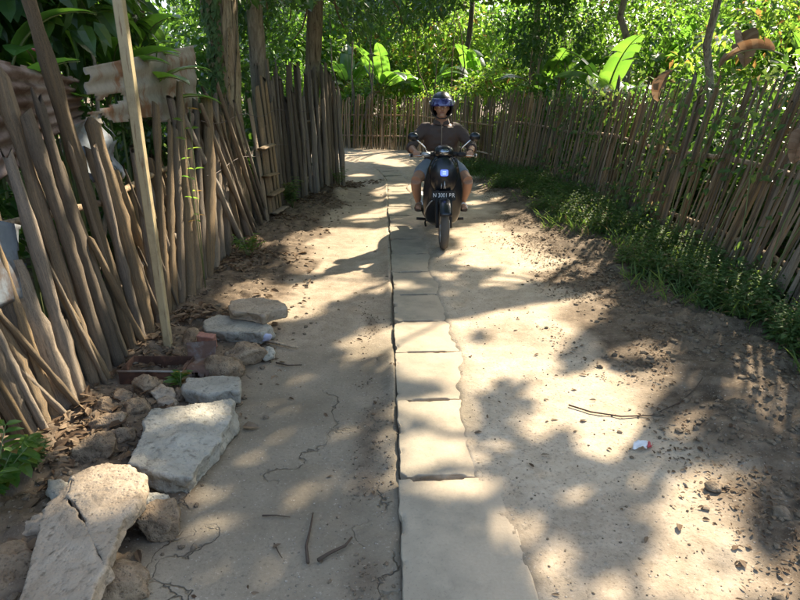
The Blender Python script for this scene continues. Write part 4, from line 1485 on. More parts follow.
# --- banana plants
def banana_blade(seed, L=1.7, W=.5, a0=62, a1=-35, torn=.5, fold=.25, n=18):
    """one arching banana leaf from the origin along +x"""
    r = np.random.default_rng(seed)
    s_ = np.linspace(0, 1, n)
    ang = np.radians(a0 + (a1 - a0) * s_ ** 1.3)
    dx = np.cos(ang) * L / (n - 1)
    dz = np.sin(ang) * L / (n - 1)
    rib = np.stack([np.concatenate([[0], np.cumsum(dx[:-1])]), np.sin(s_ * 2 + seed) * .04 * L, np.concatenate([[0], np.cumsum(dz[:-1])])], -1)
    w = W * .5 * np.clip(np.sin(np.pi * np.clip((s_ - .13) / .87, 0, 1) ** .75), 0, 1) ** .55
    T = np.stack([np.cos(ang), 0 * ang, np.sin(ang)], -1)
    N = np.stack([-np.sin(ang), 0 * ang, np.cos(ang)], -1)
    V, F = [], []
    for side in (-1, 1):
        dr = r.uniform(-.1, .25)
        for i in range(2, n - 1):
            if r.random() < torn:
                dr = r.uniform(-.15, .7)
                g0, g1_ = r.uniform(.05, .3), 0
            else:
                g0, g1_ = 0, 0
            b = len(V)
            for k, j in enumerate((i, i + 1)):
                for c in (0, .5, 1.0):
                    lift = fold * math.sin(c * 1.6) - dr * c * c
                    p = rib[j] + np.array([0, side, 0]) * w[j] * c * .97 + N[j] * w[j] * lift
                    if k == 0 and c > 0:
                        p = p + T[j] * g0 * L / n * c
                    p = p + T[j] * .06 * L * c * (1 - s_[j])
                    V.append(p)
            q = [(b, b + 3, b + 4, b + 1), (b + 1, b + 4, b + 5, b + 2)]
            F += q if side < 0 else [t[::-1] for t in q]
    nb = len(F)
    tv, tf = tube(rib - N * .008, np.linspace(.022, .004, n) * L / 1.7, 6)
    o = len(V)
    V = np.concatenate([np.array(V), tv])
    F = F + [tuple(i + o for i in f) for f in tf]
    return V, F, nb


def blade_data(seed, mat, **k):
    V, F, nb = banana_blade(seed, **k)
    me = mesh_data('leaf', V, F, True, (M[mat], M['green_stem']))
    idx = np.zeros(len(me.polygons), np.int32)
    idx[nb:] = 1
    me.polygons.foreach_set('material_index', idx)
    return me


BL = [blade_data(500, 'banana', torn=.15), blade_data(501, 'banana', torn=.35, a0=72, a1=5), blade_data(502, 'banana', torn=.5, a0=50, a1=-55), blade_data(503, 'banana', torn=.2, a0=80, a1=40, L=1.5)]
DL = [blade_data(510, 'dry_leaf', torn=.6, a0=-30, a1=-95, fold=.7, W=.34, L=1.3), blade_data(511, 'dry_leaf', torn=.5, a0=20, a1=-100, fold=.9, W=.30, L=1.4)]


def banana(label, x, y, h, leaves, seed, scale=1.0, dry=0, rad=.09):
    r = np.random.default_rng(seed)
    root = T0(empty('banana_plant', (x, y, 0)))
    tag(root, label, 'banana plant', 'banana plants behind the fences')
    mb = MB()
    limb(mb, (0, 0, -.1), (r.uniform(-.1, .1), r.uniform(-.1, .1), h), rad, rad * .6, r, .03, 9, 10)
    mb.build('pseudostem', M['banana_stem'], root)
    for k in range(leaves):
        az = k * 2.4 + r.uniform(-.3, .3) + seed
        mw = Matrix.Translation((0, 0, h - .05 - .02 * k)) @ Matrix.Rotation(az, 4, 'Z') @ Matrix.Rotation(RAD(r.uniform(-12, 14)), 4, 'Y') @ Matrix.Rotation(RAD(r.uniform(-25, 25)), 4, 'X') @ Matrix.Scale(scale * r.uniform(.8, 1.15), 4)
        share('leaf', BL[r.integers(4)], root, mw)
    for k in range(dry):
        az = k * 2.1 + seed * 1.7
        mw = Matrix.Translation((0, 0, h - .15)) @ Matrix.Rotation(az, 4, 'Z') @ Matrix.Scale(scale * r.uniform(.7, 1.0), 4)
        share('dry_leaf', DL[k % 2], root, mw)
    return root


banana('banana plant with upright glowing leaves just right of the far trees, past the helmet', 2.2, 17.6, 1.7, 7, 3, .95)
banana('banana plant with drooping orange-brown leaves behind the far fence', -.55, 18.6, 1.6, 7, 5, 1.0, 4)
banana('banana plant behind the end of the tall stakes, brown leaves on its stem', -1.6, 19.8, 1.7, 6, 8, 1.0, 3)
banana('banana plant with broad dark leaves above the bend of the bamboo fence', 3.0, 13.3, 1.5, 7, 11, .85)
banana('banana plant whose glossy leaves arch over the bamboo fence', 3.25, 9.9, 1.4, 7, 14, .8)
banana('big banana plant behind the glossy one, leaves reaching the top of the picture', 5.3, 13.2, 1.9, 8, 18, 1.1, 1)
banana('banana plant with withered brown leaves behind the nearest slats', 4.25, 6.6, 1.6, 2, 22, .55, 6)
banana('young banana plant in the sun left of the bend', .9, 20.2, 1.3, 6, 25, .8)

# big-leaved plants over the metal sheets
SMALL = [blade_data(520 + k, 'banana', torn=0.0, L=.75, W=.24, a0=75 - 12 * k, a1=-15 - 12 * k, n=12) for k in range(3)]
for i, (x, y, lab) in enumerate([(-2.25, 3.35, 'broad-leaved plant rising behind the brown corrugated sheet'), (-2.3, 4.25, 'broad-leaved plant with a sunlit leaf behind the tall pole'), (-2.2, 5.0, 'broad-leaved plant drooping strap leaves onto the grey corrugated sheet')]):
    r = np.random.default_rng(600 + i)
    root = T0(empty('broadleaf_plant', (x, y, 0)))
    tag(root, lab, 'plant')
    for k in range(11):
        q = np.array([r.uniform(-.15, .15), r.uniform(-.25, .25), 0])
        h = r.uniform(1.25, 1.75)
        st = MB()
        st.tube([q + (0, 0, -.05), q * 1.1 + (0, 0, h * .5), q * 1.4 + (0, 0, h)], [.014, .012, .008], 6)
        st.build('stem', M['green_stem'], root)
        mw = Matrix.Translation((*(q[:2] * 1.4), h - .01)) @ Matrix.Rotation(r.uniform(0, 6.28) if i < 2 else r.uniform(-1.2, .6), 4, 'Z') @ Matrix.Rotation(RAD(r.uniform(-20, 15)), 4, 'Y') @ Matrix.Scale(r.uniform(.7, 1.1), 4)
        share('leaf', SMALL[r.integers(3)], root, mw)

# withered leaves hanging on the bamboo fence
def hang(label, u, v, X, scale, az, seed, elev=0, a0=-40, a1=-95):
    me = blade_data(seed, 'dry_leaf', torn=.35, a0=a0, a1=a1, fold=.9, W=.3, L=.8, n=14)
    o = bpy.data.objects.new('withered_leaf', me)
    link(o)
    p = on_x(u, v, X)
    o.matrix_basis = Matrix.Translation(p) @ Matrix.Rotation(az, 4, 'Z') @ Matrix.Scale(scale, 4)
    return tag(o, label, 'leaf')


hang('withered brown leaf hanging from the top of the bamboo fence', 678, 66, 2.78, .5, RAD(200), 701)
hang('large curled withered leaf lying across the fence top beside the picture edge', 785, 55, 2.80, .6, RAD(150), 702, a0=25, a1=-70)
hang('pale withered leaf folded over the fence near the slim tree', 742, 30, 2.95, .6, RAD(250), 703, a0=-20, a1=-80)
hang('rusty brown withered leaf low on the fence at the picture edge', 803, 124, 2.62, .36, RAD(230), 704)

# creepers on the bamboo fence
VN = [(2.2, 2.2, 1.3, 'creeper on the nearest bamboo slats'), (3.9, 1.2, .9, 'sparse creeper in the middle of the bamboo fence'), (5.3, 1.7, 1.5, 'dense green creeper on the bamboo fence below the withered leaf'), (7.0, 1.6, 1.4, 'creeper hanging on the bamboo fence below the glossy banana'), (8.6, 1.2, 1.1, 'small creeper where the bamboo fence bends')]
for i, (s0, wid, dens, lab) in enumerate(VN):
    r = np.random.default_rng(800 + i)
    p0 = rf_at(s0)
    root = T0(empty('creeper', (p0[0], p0[1], 0)))
    tag(root, lab, 'creeper', 'creepers on the bamboo fence')
    n = int(430 * dens)
    s_ = s0 + r.normal(0, wid * .4, n)
    z = np.where(r.random(n) < .35, r.uniform(.9, 1.75, n), np.abs(r.normal(.2, .4, n)))
    kk = n2(s_, z, 2.2, 60 + i) > .05
    s_, z = s_[kk], z[kk]
    p = np.stack([np.interp(s_, RS, RF[:, 0]), np.interp(s_, RS, RF[:, 1])], -1)
    P = np.stack([p[:, 0] - r.uniform(.0, .10, len(p)) + .06 * z, p[:, 1] - .2 * z, z + .05], -1)
    D = unit(len(p), r) + np.array([-.4, 0, -.5])
    U = np.array([-.7, -.2, .7]) + unit(len(p), r) * .4
    o = build_leaves('foliage', M['weed'], root, [(P, D, U, r.uniform(.045, .095, len(p)))], .7)
    o.matrix_basis = root.matrix_basis.inverted()
    for k in range(5):
        a_ = s0 + r.normal(0, wid * .35)
        q = [rf_at(a_ + .15 * math.sin(f * 4 + k)) for f in np.linspace(0, 1, 8)]
        o = MB().tube([(c[0] - .03 + .06 * 1.6 * f, c[1] - .25 * f, 1.6 * f) for c, f in zip(q, np.linspace(0, 1, 8))], .005, 5).build('stem', M['green_stem'], root)
        o.matrix_basis = root.matrix_basis.inverted()

# ------------------------------------------------------------------ weeds, litter, grit
def weeds(name, label, X, Y, hmax, r, leaf=(.03, .06), per=14):
    n = len(X)
    Z = gz(X, Y)
    hh = hmax * r.uniform(.35, 1.0, n)
    C, D, U, L = [], [], [], []
    base = np.stack([X, Y, Z], -1)
    for k in range(per):
        f = (k + r.uniform(0, 1, n)) / per
        a = r.uniform(0, 6.28, n)
        rad = hh * .35 * (1 - .4 * f)
        d = np.stack([np.cos(a), np.sin(a), r.uniform(-.3, .7, n)], -1)
        C.append(base + np.stack([np.cos(a) * rad * .4, np.sin(a) * rad * .4, hh * f], -1))
        D.append(d)
        U.append(np.array([0, 0, 1.0]) + unit(n, r) * .35)
        L.append(r.uniform(*leaf, n) * (1.1 - .4 * f))
    V, F = leaf_arrays(np.concatenate(C), np.concatenate(D), np.concatenate(U), np.concatenate(L), np.concatenate(L) * .55)
    # stems
    w = .0025
    tip = base + np.stack([r.normal(0, .02, n), r.normal(0, .02, n), hh], -1)
    S = np.stack([base - (w, 0, 0), base + (w, 0, 0), tip, base - (0, w, 0), base + (0, w, 0)], 1).reshape(-1, 3)
    k = np.arange(n)[:, None] * 5 + len(V)
    V = np.concatenate([V, S])
    F = np.concatenate([F, k + np.array([[0, 1, 2]]), k + np.array([[3, 4, 2]])])
    o = add(name, V, F, M['weed'], None, smooth=False)
    kind(o, 'stuff', label)
    return o


r = np.random.default_rng(901)
n = 6000
Y = 2.6 + 10.5 * r.random(n) ** 1.25
edge = np.interp(Y, [2.6, 3.2, 4.8, 7, 10, 13], [2.30, 2.20, 1.93, 1.88, 1.68, 1.2]) + .25 * n2(Y * 0, Y, 1.6, 71)
fx = np.interp(Y, RF[:, 1], RF[:, 0])
X = edge + (fx + .2 - edge) * r.random(n) ** .8
keep = n2(X, Y, 2.6, 72) > -.62 + .9 * np.clip(1 - (X - edge) / .35, 0, 1)
X, Y = X[keep], Y[keep]
weeds('weeds', 'low dark green weeds along the foot of the bamboo fence', X, Y, .26, r, (.03, .07), 13)

# grass blades between the weeds
r = np.random.default_rng(903)
n = 5200
Y = 2.6 + 9.5 * r.random(n) ** 1.25
edge = np.interp(Y, [2.6, 3.2, 4.8, 7, 10, 13], [2.2, 2.08, 1.82, 1.78, 1.6, 1.1]) + .3 * n2(Y * 0, Y, 1.6, 71)
X = edge + (np.interp(Y, RF[:, 1], RF[:, 0]) + .1 - edge) * r.random(n)
k = n2(X, Y, 3.1, 74) > -.1
X, Y = X[k], Y[k]
n = len(X)
a = r.uniform(0, 6.28, n)
D = np.stack([np.cos(a) * .5, np.sin(a) * .5, r.uniform(.4, 1.2, n)], -1)
L = r.uniform(.06, .22, n)
V, F = leaf_arrays(np.stack([X, Y, gz(X, Y)], -1), D, np.array([0, 0, 1.0]) + unit(n, r) * .5, L, L * .05 + .003, .3, .3, 'rich')
o = add('grass', V, F, M['weed'], None, smooth=False)
kind(o, 'stuff', 'thin grass blades among the weeds below the bamboo fence')

# undergrowth filling the gardens beyond the fences
r = np.random.default_rng(905)
n = 5200
X = r.uniform(-7, 9, n)
Y = r.uniform(2.5, 24, n)
k = (X > np.interp(Y, RF[:, 1], RF[:, 0]) + .35) | (X < np.interp(Y, [1, 8, 10.4, 11.4, 18.5], [-2.2, -2.2, -1.6, -4.5, -4.8])) | (Y > 18.0 - .22 * X)
weeds('undergrowth', 'rank leafy undergrowth in the gardens beyond the fences', X[k], Y[k], .75, r, (.09, .19), 10)

# plants on the left
def weed_plant(label, x, y, h, n, seed, leaf=(.04, .08), spread=.12, mat='weed'):
    r = np.random.default_rng(seed)
    z0 = g1(x, y)
    root = T0(empty('weed', (x, y, z0)))
    tag(root, label, 'weed')
    C, D, U, L = [], [], [], []
    for k in range(n):
        a = r.uniform(0, 6.28)
        t = np.array([math.cos(a) * spread * r.uniform(.3, 1), math.sin(a) * spread * r.uniform(.3, 1), h * r.uniform(.5, 1)])
        q = np.stack([t * np.array([f, f, f ** .7]) for f in np.linspace(0, 1, 5)])
        MB().tube(q, np.linspace(.004, .0018, 5), 5).build('stem', M['green_stem'], root)
        for f in np.linspace(.3, 1, 6):
            for s_ in (-1, 1):
                C.append(t * np.array([f, f, f ** .7]))
                b = a + s_ * r.uniform(.7, 1.6)
                D.append((math.cos(b), math.sin(b), r.uniform(-.1, .5)))
                U.append((r.normal(0, .25), r.normal(0, .25), 1))
                L.append(r.uniform(*leaf))
    L = np.array(L)
    V, F = leaf_arrays(C, D, U, L, L * .5, simple='rich')
    add('foliage', V, F, M[mat], root, smooth=False)
    return root


p = on_z(18, 500, .05)
weed_plant('bright leafy weed in the lower corner beside the outermost planks', p[0] - .08, p[1], .30, 12, 911, (.05, .09), .20, 'leaf_yellow')
p = on_z(42, 470, .05)
weed_plant('small green weed at the foot of the wide planks', p[0] - .02, p[1], .16, 8, 912, (.03, .06), .13)
p = on_z(181, 386, .05)
weed_plant('two-leaved green sprig poking up before the rusty tray', p[0], p[1], .10, 2, 913, (.05, .08), .05, 'leaf_yellow')
weed_plant('small green bush at the foot of the wooden hurdle', -1.50, 8.35, .45, 14, 914, (.05, .10), .22)
weed_plant('yellow-green weed at the base of the slumped stakes', -1.50, 5.75, .22, 9, 915, (.04, .07), .16, 'leaf_yellow')
weed_plant('green weed among the litter at the base of the tall stakes', -1.02, 10.0, .30, 9, 916, (.04, .08), .18)
weed_plant('creeping sprig with round leaves before the grey corrugated sheet', -1.62, 4.75, 1.9, 2, 917, (.05, .08), .10, 'leaf_yellow')

# fallen leaves
def litter(name, label, X, Y, r, size, mat, curl=.22, lift=.012):
    n = len(X)
    P = np.stack([X, Y, gz(X, Y) + r.uniform(.002, lift, n)], -1)
    a = r.uniform(0, 6.28, n)
    D = np.stack([np.cos(a), np.sin(a), r.normal(.05, .22, n)], -1)
    U = np.array([0, 0, 1.0]) + unit(n, r) * .45
    L = r.uniform(*size, n)
    V, F = leaf_arrays(P, D, U, L, L * r.uniform(.3, .6, n), curl, .15, 'rich')
    o = add(name, V, F, mat, None, smooth=False)
    return kind(o, 'stuff', label)


r = np.random.default_rng(921)
n = 5200
Y = 1.2 + 10.5 * r.random(n) ** 1.2
dx = np.abs(r.normal(0, .36, n))
X = np.minimum(left_fence_x(Y) + dx, -.15)
k = (dx < .95) & (n2(X, Y, 2.4, 81) > -.1 + .5 * dx)
litter('leaf_litter', 'dry fallen leaves along the foot of the stake fence', X[k], Y[k], r, (.03, .10), M['litter'])
n = 24000
Y = 1.2 + 11 * r.random(n) ** 1.3
X = r.normal(2.05, .48, n) - .05 * Y
k = (X > .9) & (X < 2.9) & (n2(X, Y, 2.2, 82) > -.15 + .7 * np.clip(1.5 - X, 0, 1))
litter('leaf_litter', 'dry fallen leaves and scraps between the lane and the bamboo fence', X[k], Y[k], r, (.006, .030), M['litter'])
n = 260
Y = 1.3 + 10 * r.random(n) ** 1.4
X = r.uniform(-.9, 1.6, n)
litter('leaf_litter', 'stray dry leaves strewn on the lane', X, Y, r, (.015, .05), M['litter'], .2, .006)


def grit(name, label, X, Y, S, r, mat, sub=1):
    bm = bmesh.new()
    bmesh.ops.create_icosphere(bm, subdivisions=sub, radius=1.0)
    B = np.array([v.co[:] for v in bm.verts])
    T = np.array([[v.index for v in f.verts] for f in bm.faces])
    bm.free()
    n, m = len(X), len(B)
    sc = S[:, None] * np.stack([r.uniform(.7, 1.3, n), r.uniform(.6, 1.1, n), r.uniform(.4, .8, n)], -1)
    a = r.uniform(0, 6.28, n)
    W = B[None] * (1 + r.uniform(-.28, .28, (n, m, 1))) * sc[:, None]
    c, s_ = np.cos(a)[:, None], np.sin(a)[:, None]
    W = np.stack([W[..., 0] * c - W[..., 1] * s_, W[..., 0] * s_ + W[..., 1] * c, W[..., 2]], -1)
    W += np.stack([X, Y, gz(X, Y) + S * .25], -1)[:, None]
    F = (T[None] + (np.arange(n) * m)[:, None, None]).reshape(-1, 3)
    o = add(name, W.reshape(-1, 3), F, mat, None, smooth=False)
    return kind(o, 'stuff', label)


r = np.random.default_rng(931)
n = 13000
Y = 1.25 + 6 * r.random(n) ** 1.5
X = r.normal(1.95, .42, n)
k = (X > 1.0) & (n2(X, Y, 2.4, 91) > -.7 + 1.2 * np.clip(1.7 - X, 0, 1))
X, Y = X[k], Y[k]
grit('gravel', 'loose stones and clods along the weedy side of the lane', X, Y, .0026 + .021 * r.random(len(X)) ** 8, r, M['pebble'])
n = 1300
Y = 1.25 + 5 * r.random(n) ** 1.5
X = r.uniform(.35, 1.7, n)
grit('gravel', 'fine grit on the sandy side of the lane', X, Y, .0016 + .005 * r.random(n) ** 3, r, M['pebble'])
n = 1600
Y = 1.3 + 3.4 * r.random(n) ** 1.3
X = slab_left(Y) - .13 + r.normal(0, .06, n)
k = n2(X, Y, 2.0, 47) > -.05
grit('gravel', 'crumbs of soil along the raised edge of the slabs', X[k], Y[k], .0016 + .007 * r.random(k.sum()) ** 3, r, M['pebble'])
n = 2600
Y = 1.25 + 8 * r.random(n) ** 1.3
X = np.minimum(left_fence_x(Y) + np.abs(r.normal(.35, .28, n)), .0)
grit('gravel', 'small stones and crumbs of soil around the rubble', X, Y, .003 + .018 * r.random(n) ** 3, r, M['pebble'])

# single stones in the loose strip
for i, (u, v, sz, lab) in enumerate([(770, 400, (.055, .04, .03), 'dark flat stone among the gravel under the weeds'), (700, 378, (.035, .03, .022), 'small pale stone at the fringe of the weeds'),
                                     (733, 424, (.04, .03, .026), 'rounded tan stone in the middle of the gravel strip'), (715, 484, (.035, .028, .02), 'pale flat pebble in the sunlit gravel'),
                                     (780, 510, (.04, .035, .025), 'brown stone in the gravel by the picture edge'), (655, 338, (.04, .03, .02), 'dusky stone at the shaded edge of the weeds')]):
    rock(u, v, .085, sz, lab, 950 + i, 'pebble', name='stone', rough=.1, fine=.02, cat='stone')

# sticks lying about
M['twig'] = plain('twig', (0.085, 0.06, 0.042), .9, .1, vary=.5)


def stick(label, pts, rad, seed, mat='twig'):
    r = np.random.default_rng(seed)
    P = [on_z(u, v, 0.02) for u, v in pts]
    P = np.array([(q[0], q[1], g1(q[0], q[1]) + rad * 1.3 + .004) for q in P])
    o = MB().tube(P, np.linspace(rad, rad * .5, len(P)), 6, r=r, jitter=.12).build('twig', M[mat])
    return tag(o, label, 'twig')


stick('long curved brown twig lying on the sandy side of the lane', [(568, 412), (590, 419), (620, 424), (650, 424), (676, 415), (692, 402), (700, 392)], .0045, 971)
stick('short twig end jutting from the soil lump onto the lane', [(266, 340), (280, 343), (292, 346), (298, 347)], .011, 972, 'bamboo_tan')
stick('dark twig on the lane below the soil lump', [(276, 361), (288, 364), (302, 363)], .006, 973)
stick('short dark twig in the middle of the shaded lane', [(262, 514), (276, 513), (290, 515)], .0035, 974)
stick('bent dark twig beside the bundle of bark on the lane', [(274, 541), (279, 551), (282, 556)], .003, 975)
stick('bark strip curled on the lane next to the slabs', [(318, 560), (330, 553), (345, 546), (352, 538)], .008, 976)
stick('dark root-like twig near the curled bark', [(308, 562), (306, 545), (310, 528), (313, 512)], .006, 977)
stick('bare branch leaning against the brick', [(190, 378), (196, 366), (201, 352)], .010, 978, 'bamboo_tan')

# scrap of paper
M['paper'] = plain('paper', (0.74, 0.70, 0.66), .7, .3, vary=.1)
M['paper_red'] = plain('paper_red', (0.55, 0.10, 0.10), .7, .3)
pp = on_z(640, 447, .06)
r = np.random.default_rng(981)
root = T0(empty('paper_scrap', (pp[0], pp[1], g1(pp[0], pp[1]) + .004)))
tag(root, 'crumpled white paper scrap with a red corner on the sandy ground', 'litter')
def scrap(nm, cx, cy, w, h, mat):
    U_, V_ = np.meshgrid(np.linspace(-.5, .5, 8), np.linspace(-.5, .5, 6))
    Z_ = .016 + .014 * n2(U_ * 4 + cx * 50, V_ * 4, 1.0, 5)
    P_ = np.stack([cx + U_ * w + V_ * .02, cy + V_ * h, Z_], -1).reshape(-1, 3)
    I_ = np.arange(48).reshape(6, 8)
    F_ = np.stack([I_[:-1, :-1], I_[:-1, 1:], I_[1:, 1:], I_[1:, :-1]], -1).reshape(-1, 4)
    o_ = add(nm, P_, F_, mat, root)
    o_.modifiers.new('thickness', 'SOLIDIFY').thickness = .001
scrap('sheet', 0, 0, .065, .04, M['paper'])
scrap('red_corner', .04, -.004, .022, .03, M['paper_red'])

# pink string round the tall knobby stake
M['string'] = plain('pink_string', (0.45, 0.13, 0.15), .8, .1)
c = on_x(40, 50, -1.78)
a = np.linspace(0, 2 * math.pi, 13)
pts = np.stack([c[0] + .032 * np.cos(a), c[1] + .032 * np.sin(a), c[2] + .004 * np.sin(a * 2)], -1)
o = MB().tube(pts, .004, 5).build('string', M['string'])
tag(o, 'pink string tied round the tallest knobby stake', 'string')

# wires strung along the slumped stakes
M['wire'] = plain('wire', (0.10, 0.08, 0.07), .6, .4, .4)
for i, (z, lab) in enumerate(((1.33, 'upper thin wire strung along the slumped stakes'), (0.9, 'lower thin wire strung along the slumped stakes'))):
    pts = [(float(left_fence_x(y)) + .05, y, z + .03 * math.sin(y * 4 + i)) for y in np.linspace(5.3, 9.6, 16)]
    o = MB().tube(pts, .0035, 5).build('wire', M['wire'])
    tag(o, lab, 'wire')

# ------------------------------------------------------------------ scooter
M['black_gloss'] = plain('black_gloss', (0.006, 0.008, 0.012), .30, .35, 0, .25, .2, 20, .03)
M['black_matt'] = plain('black_matt', (0.018, 0.018, 0.019), .6, .3)
M['tyre'] = plain('dusty_tyre', (0.115, 0.105, 0.09), .9, .1, vary=.5)
M['chrome'] = plain('chrome', (0.62, 0.62, 0.62), .18, .5, 1.0, vary=.1)
M['silver'] = plain('silver', (0.42, 0.42, 0.41), .4, .5, .6, vary=.2)
M['glass_dark'] = plain('mirror_glass', (0.25, 0.27, 0.30), .08, .6, .9, vary=.05)
M['amber'] = plain('amber', (0.07, 0.04, 0.02), .3, .5)
M['white_ink'] = plain('white_ink', (0.75, 0.75, 0.75), .6, .3, vary=.1)
sN = NT('blue_lamp')
em = sN.n('ShaderNodeEmission')
em.inputs['Color'].default_value = (0.10, 0.16, 1.0, 1)
em.inputs['Strength'].default_value = 0.75
M['lamp_blue'] = sN.finish(em)
sN = NT('blue_lamp_core')
em = sN.n('ShaderNodeEmission')
em.inputs['Color'].default_value = (0.35, 0.45, 1.0, 1)
em.inputs['Strength'].default_value = 0.8
M['lamp_core'] = sN.finish(em)

SX, SY = 0.445, 6.60
SZ = g1(SX, SY) + .004
sc_ = empty('motor_scooter', (SX, SY, g1(SX, 6.0)))
sc_.scale = (.965, .965, .965)
tag(sc_, 'black motor scooter with a lit blue square lamp, ridden towards the viewer', 'scooter')


def wheel(y, steer=0):
    w = empty('wheel')
    w.parent = sc_
    w.location = (0, y, .232)
    R0, r0, m, k = .188, .044, 40, 12
    V, F = [], []
    for i in range(m):
        a = 2 * math.pi * i / m
        for j in range(k):
            b = 2 * math.pi * j / k
            rr = R0 + r0 * math.cos(b) * (1.0 if math.cos(b) > 0 else .7)
            x = r0 * .98 * math.sin(b)
            V.append((x, rr * math.cos(a), rr * math.sin(a)))
    for i in range(m):
        for j in range(k):
            F.append((i * k + j, i * k + (j + 1) % k, (i + 1) % m * k + (j + 1) % k, (i + 1) % m * k + j))
    add('tyre', V, F, M['tyre'], w)
    mb = MB()
    for s_ in (-1, 1):
        ring = [(s_ * .028, .162 * math.cos(a), .162 * math.sin(a)) for a in np.linspace(0, 2 * math.pi, 33)]
        mb.tube(ring, .007, 6, cap=False)
    mb.tube([(-.045, 0, 0), (.045, 0, 0)], .035, 14)
    for i in range(5):
        a = 2 * math.pi * i / 5
        mb.tube([(0, .02 * math.cos(a), .02 * math.sin(a)), (0, .165 * math.cos(a), .165 * math.sin(a))], [.018, .012], 6)
    add('rim', mb.V, mb.F, M['silver'], w)
    return w


wheel(-.63)
wheel(.63)


def sp(name, V, F, mat, smooth=True, parent=None):
    return add(name, V, F, M[mat] if isinstance(mat, str) else mat, parent or sc_, smooth)


# leg shield and apron: stacked superellipse rings
def ringset(rows, m=28, power=2.4):
    return loft([ell_ring((0, y, z), w, d, m, power) for z, y, w, d in rows])


V, F = ringset([(.18, -.20, .11, .05), (.23, -.25, .17, .09), (.33, -.30, .20, .10), (.45, -.33, .212, .095), (.58, -.35, .215, .09), (.70, -.36, .195, .09), (.80, -.36, .17, .085), (.90, -.35, .13, .08), (.955, -.34, .08, .06)])
sp('leg_shield', V, F, 'black_gloss')
V, F = ellipsoid((0, -.425, .745), (.150, .085, .20), 28, 18)
nose = sp('nose_panel', V, F, 'black_gloss')
# silver slivers below the lamp
mb = MB()
mb.raw(*loft([ell_ring((.006, -.512, .70), .003, .004, 8), ell_ring((.006, -.515, .655), .009, .006, 8), ell_ring((.006, -.508, .62), .016, .006, 8)]))
mb.raw(*loft([ell_ring((-.026, -.506, .675), .002, .004, 8), ell_ring((-.026, -.507, .645), .005, .006, 8), ell_ring((-.028, -.503, .62), .009, .006, 8)]))
sp('emblem', mb.V, mb.F, 'silver')
# blue lamp
V, F = loft([ell_ring((0, -.495, .785), .040, .032, 24, 5, 'y'), ell_ring((0, -.516, .785), .040, .032, 24, 5, 'y'), ell_ring((0, -.522, .785), .034, .026, 24, 5, 'y')])
lamp = sp('square_lamp', V, F, 'lamp_blue')
mb = MB()
for z, w in ((.797, .036), (.775, .036)):
    mb.raw(*box((0, -.523, z), (w, .003, .007)))
sp('light_bar', mb.V, mb.F, 'lamp_core', False, lamp)
# plate
V, F = loft([ell_ring((0, -.512, .545), .128, .052, 24, 8, 'y'), ell_ring((0, -.518, .545), .128, .052, 24, 8, 'y')])
plate = sp('number_plate', V, F, 'black_matt', False)
MB().raw(*box((0, -.47, .545), (.10, .08, .03))).build('bracket', M['black_matt'], plate, False)
tc = bpy.data.curves.new('plate_text', 'FONT')
tc.body = 'N 3001 RR'
tc.size = .062
tc.align_x = 'CENTER'
tc.align_y = 'CENTER'
tc.extrude = .0008
tc.materials.append(M['white_ink'])
tmp_ = bpy.data.objects.new('tmp', tc)
COL.objects.link(tmp_)
tm_ = bpy.data.meshes.new_from_object(tmp_.evaluated_get(bpy.context.evaluated_depsgraph_get()))
bpy.data.objects.remove(tmp_)
to = bpy.data.objects.new('plate_text', tm_)
link(to, plate)
to['kind'] = 'stuff'
to.location = (0, -.5195, .552)
to.rotation_euler = (RAD(90), 0, 0)
to.scale = (.82, 1.0, 1)
MB().raw(*box((0, -.5190, .512), (.06, .001, .012))).build('plate_strip', M['white_ink'], plate, False)
# fender and fork
V, F = [], []
na = 16
for i in range(na):
    a = RAD(35 + 110 * i / (na - 1))
    for j in range(9):
        b = RAD(-100 + 200 * j / 8)
        rr = .262 + .03 * math.cos(b) + .012
        V.append((.062 * math.sin(b), -.63 - rr * math.cos(a) * 1.0, .235 + rr * math.sin(a)))
    if i:
        for j in range(8):
            F.append(((i - 1) * 9 + j, (i - 1) * 9 + j + 1, i * 9 + j + 1, i * 9 + j))
fd = sp('front_fender', V, F, 'black_gloss')
fd.modifiers.new('thickness', 'SOLIDIFY').thickness = .004
for s_ in (-1, 1):
    sp('fork', *tube([(s_ * .07, -.63, .23), (s_ * .072, -.57, .36), (s_ * .07, -.48, .60)], [.017, .019, .021], 10), 'black_matt')
sp('brake_disc', *loft([ell_ring((.052, -.63, .232), .085, .085, 28, 2, 'x'), ell_ring((.056, -.63, .232), .085, .085, 28, 2, 'x')]), 'silver')
sp('brake_caliper', *loft([ell_ring((.052, -.56, .27), .03, .045, 12, 3, 'x'), ell_ring((.085, -.56, .27), .026, .04, 12, 3, 'x')]), 'silver')
# lower fairing, floorboard, body, seat
V, F = ringset([(.17, .02, .10, .20), (.22, -.02, .17, .26), (.29, -.02, .215, .30), (.325, -.02, .225, .30)], 28, 3.5)
sp('floorboard', V, F, 'black_matt')
V, F = ringset([(.30, .38, .15, .22), (.42, .45, .17, .34), (.58, .50, .17, .40), (.68, .50, .15, .42), (.71, .50, .13, .40)], 28, 2.6)
sp('rear_body', V, F, 'black_gloss')
V, F = ringset([(.70, .46, .13, .40), (.735, .46, .155, .42), (.765, .46, .15, .41), (.785, .46, .11, .36)], 28, 2.6)
sp('seat', V, F, 'black_matt')
sp('exhaust', *tube([(-.17, .25, .24), (-.19, .5, .26), (-.20, .85, .33)], [.025, .05, .055], 14), 'silver')
sp('centre_stand', *tube([(-.13, .2, .22), (-.16, .27, .10), (-.15, .30, .05)], .012, 8), 'black_matt')
for s_ in (-1, 1):
    sp('foot_peg', *tube([(s_ * .17, .02, .19), (s_ * .27, .0, .20)], .016, 8), 'black_matt')
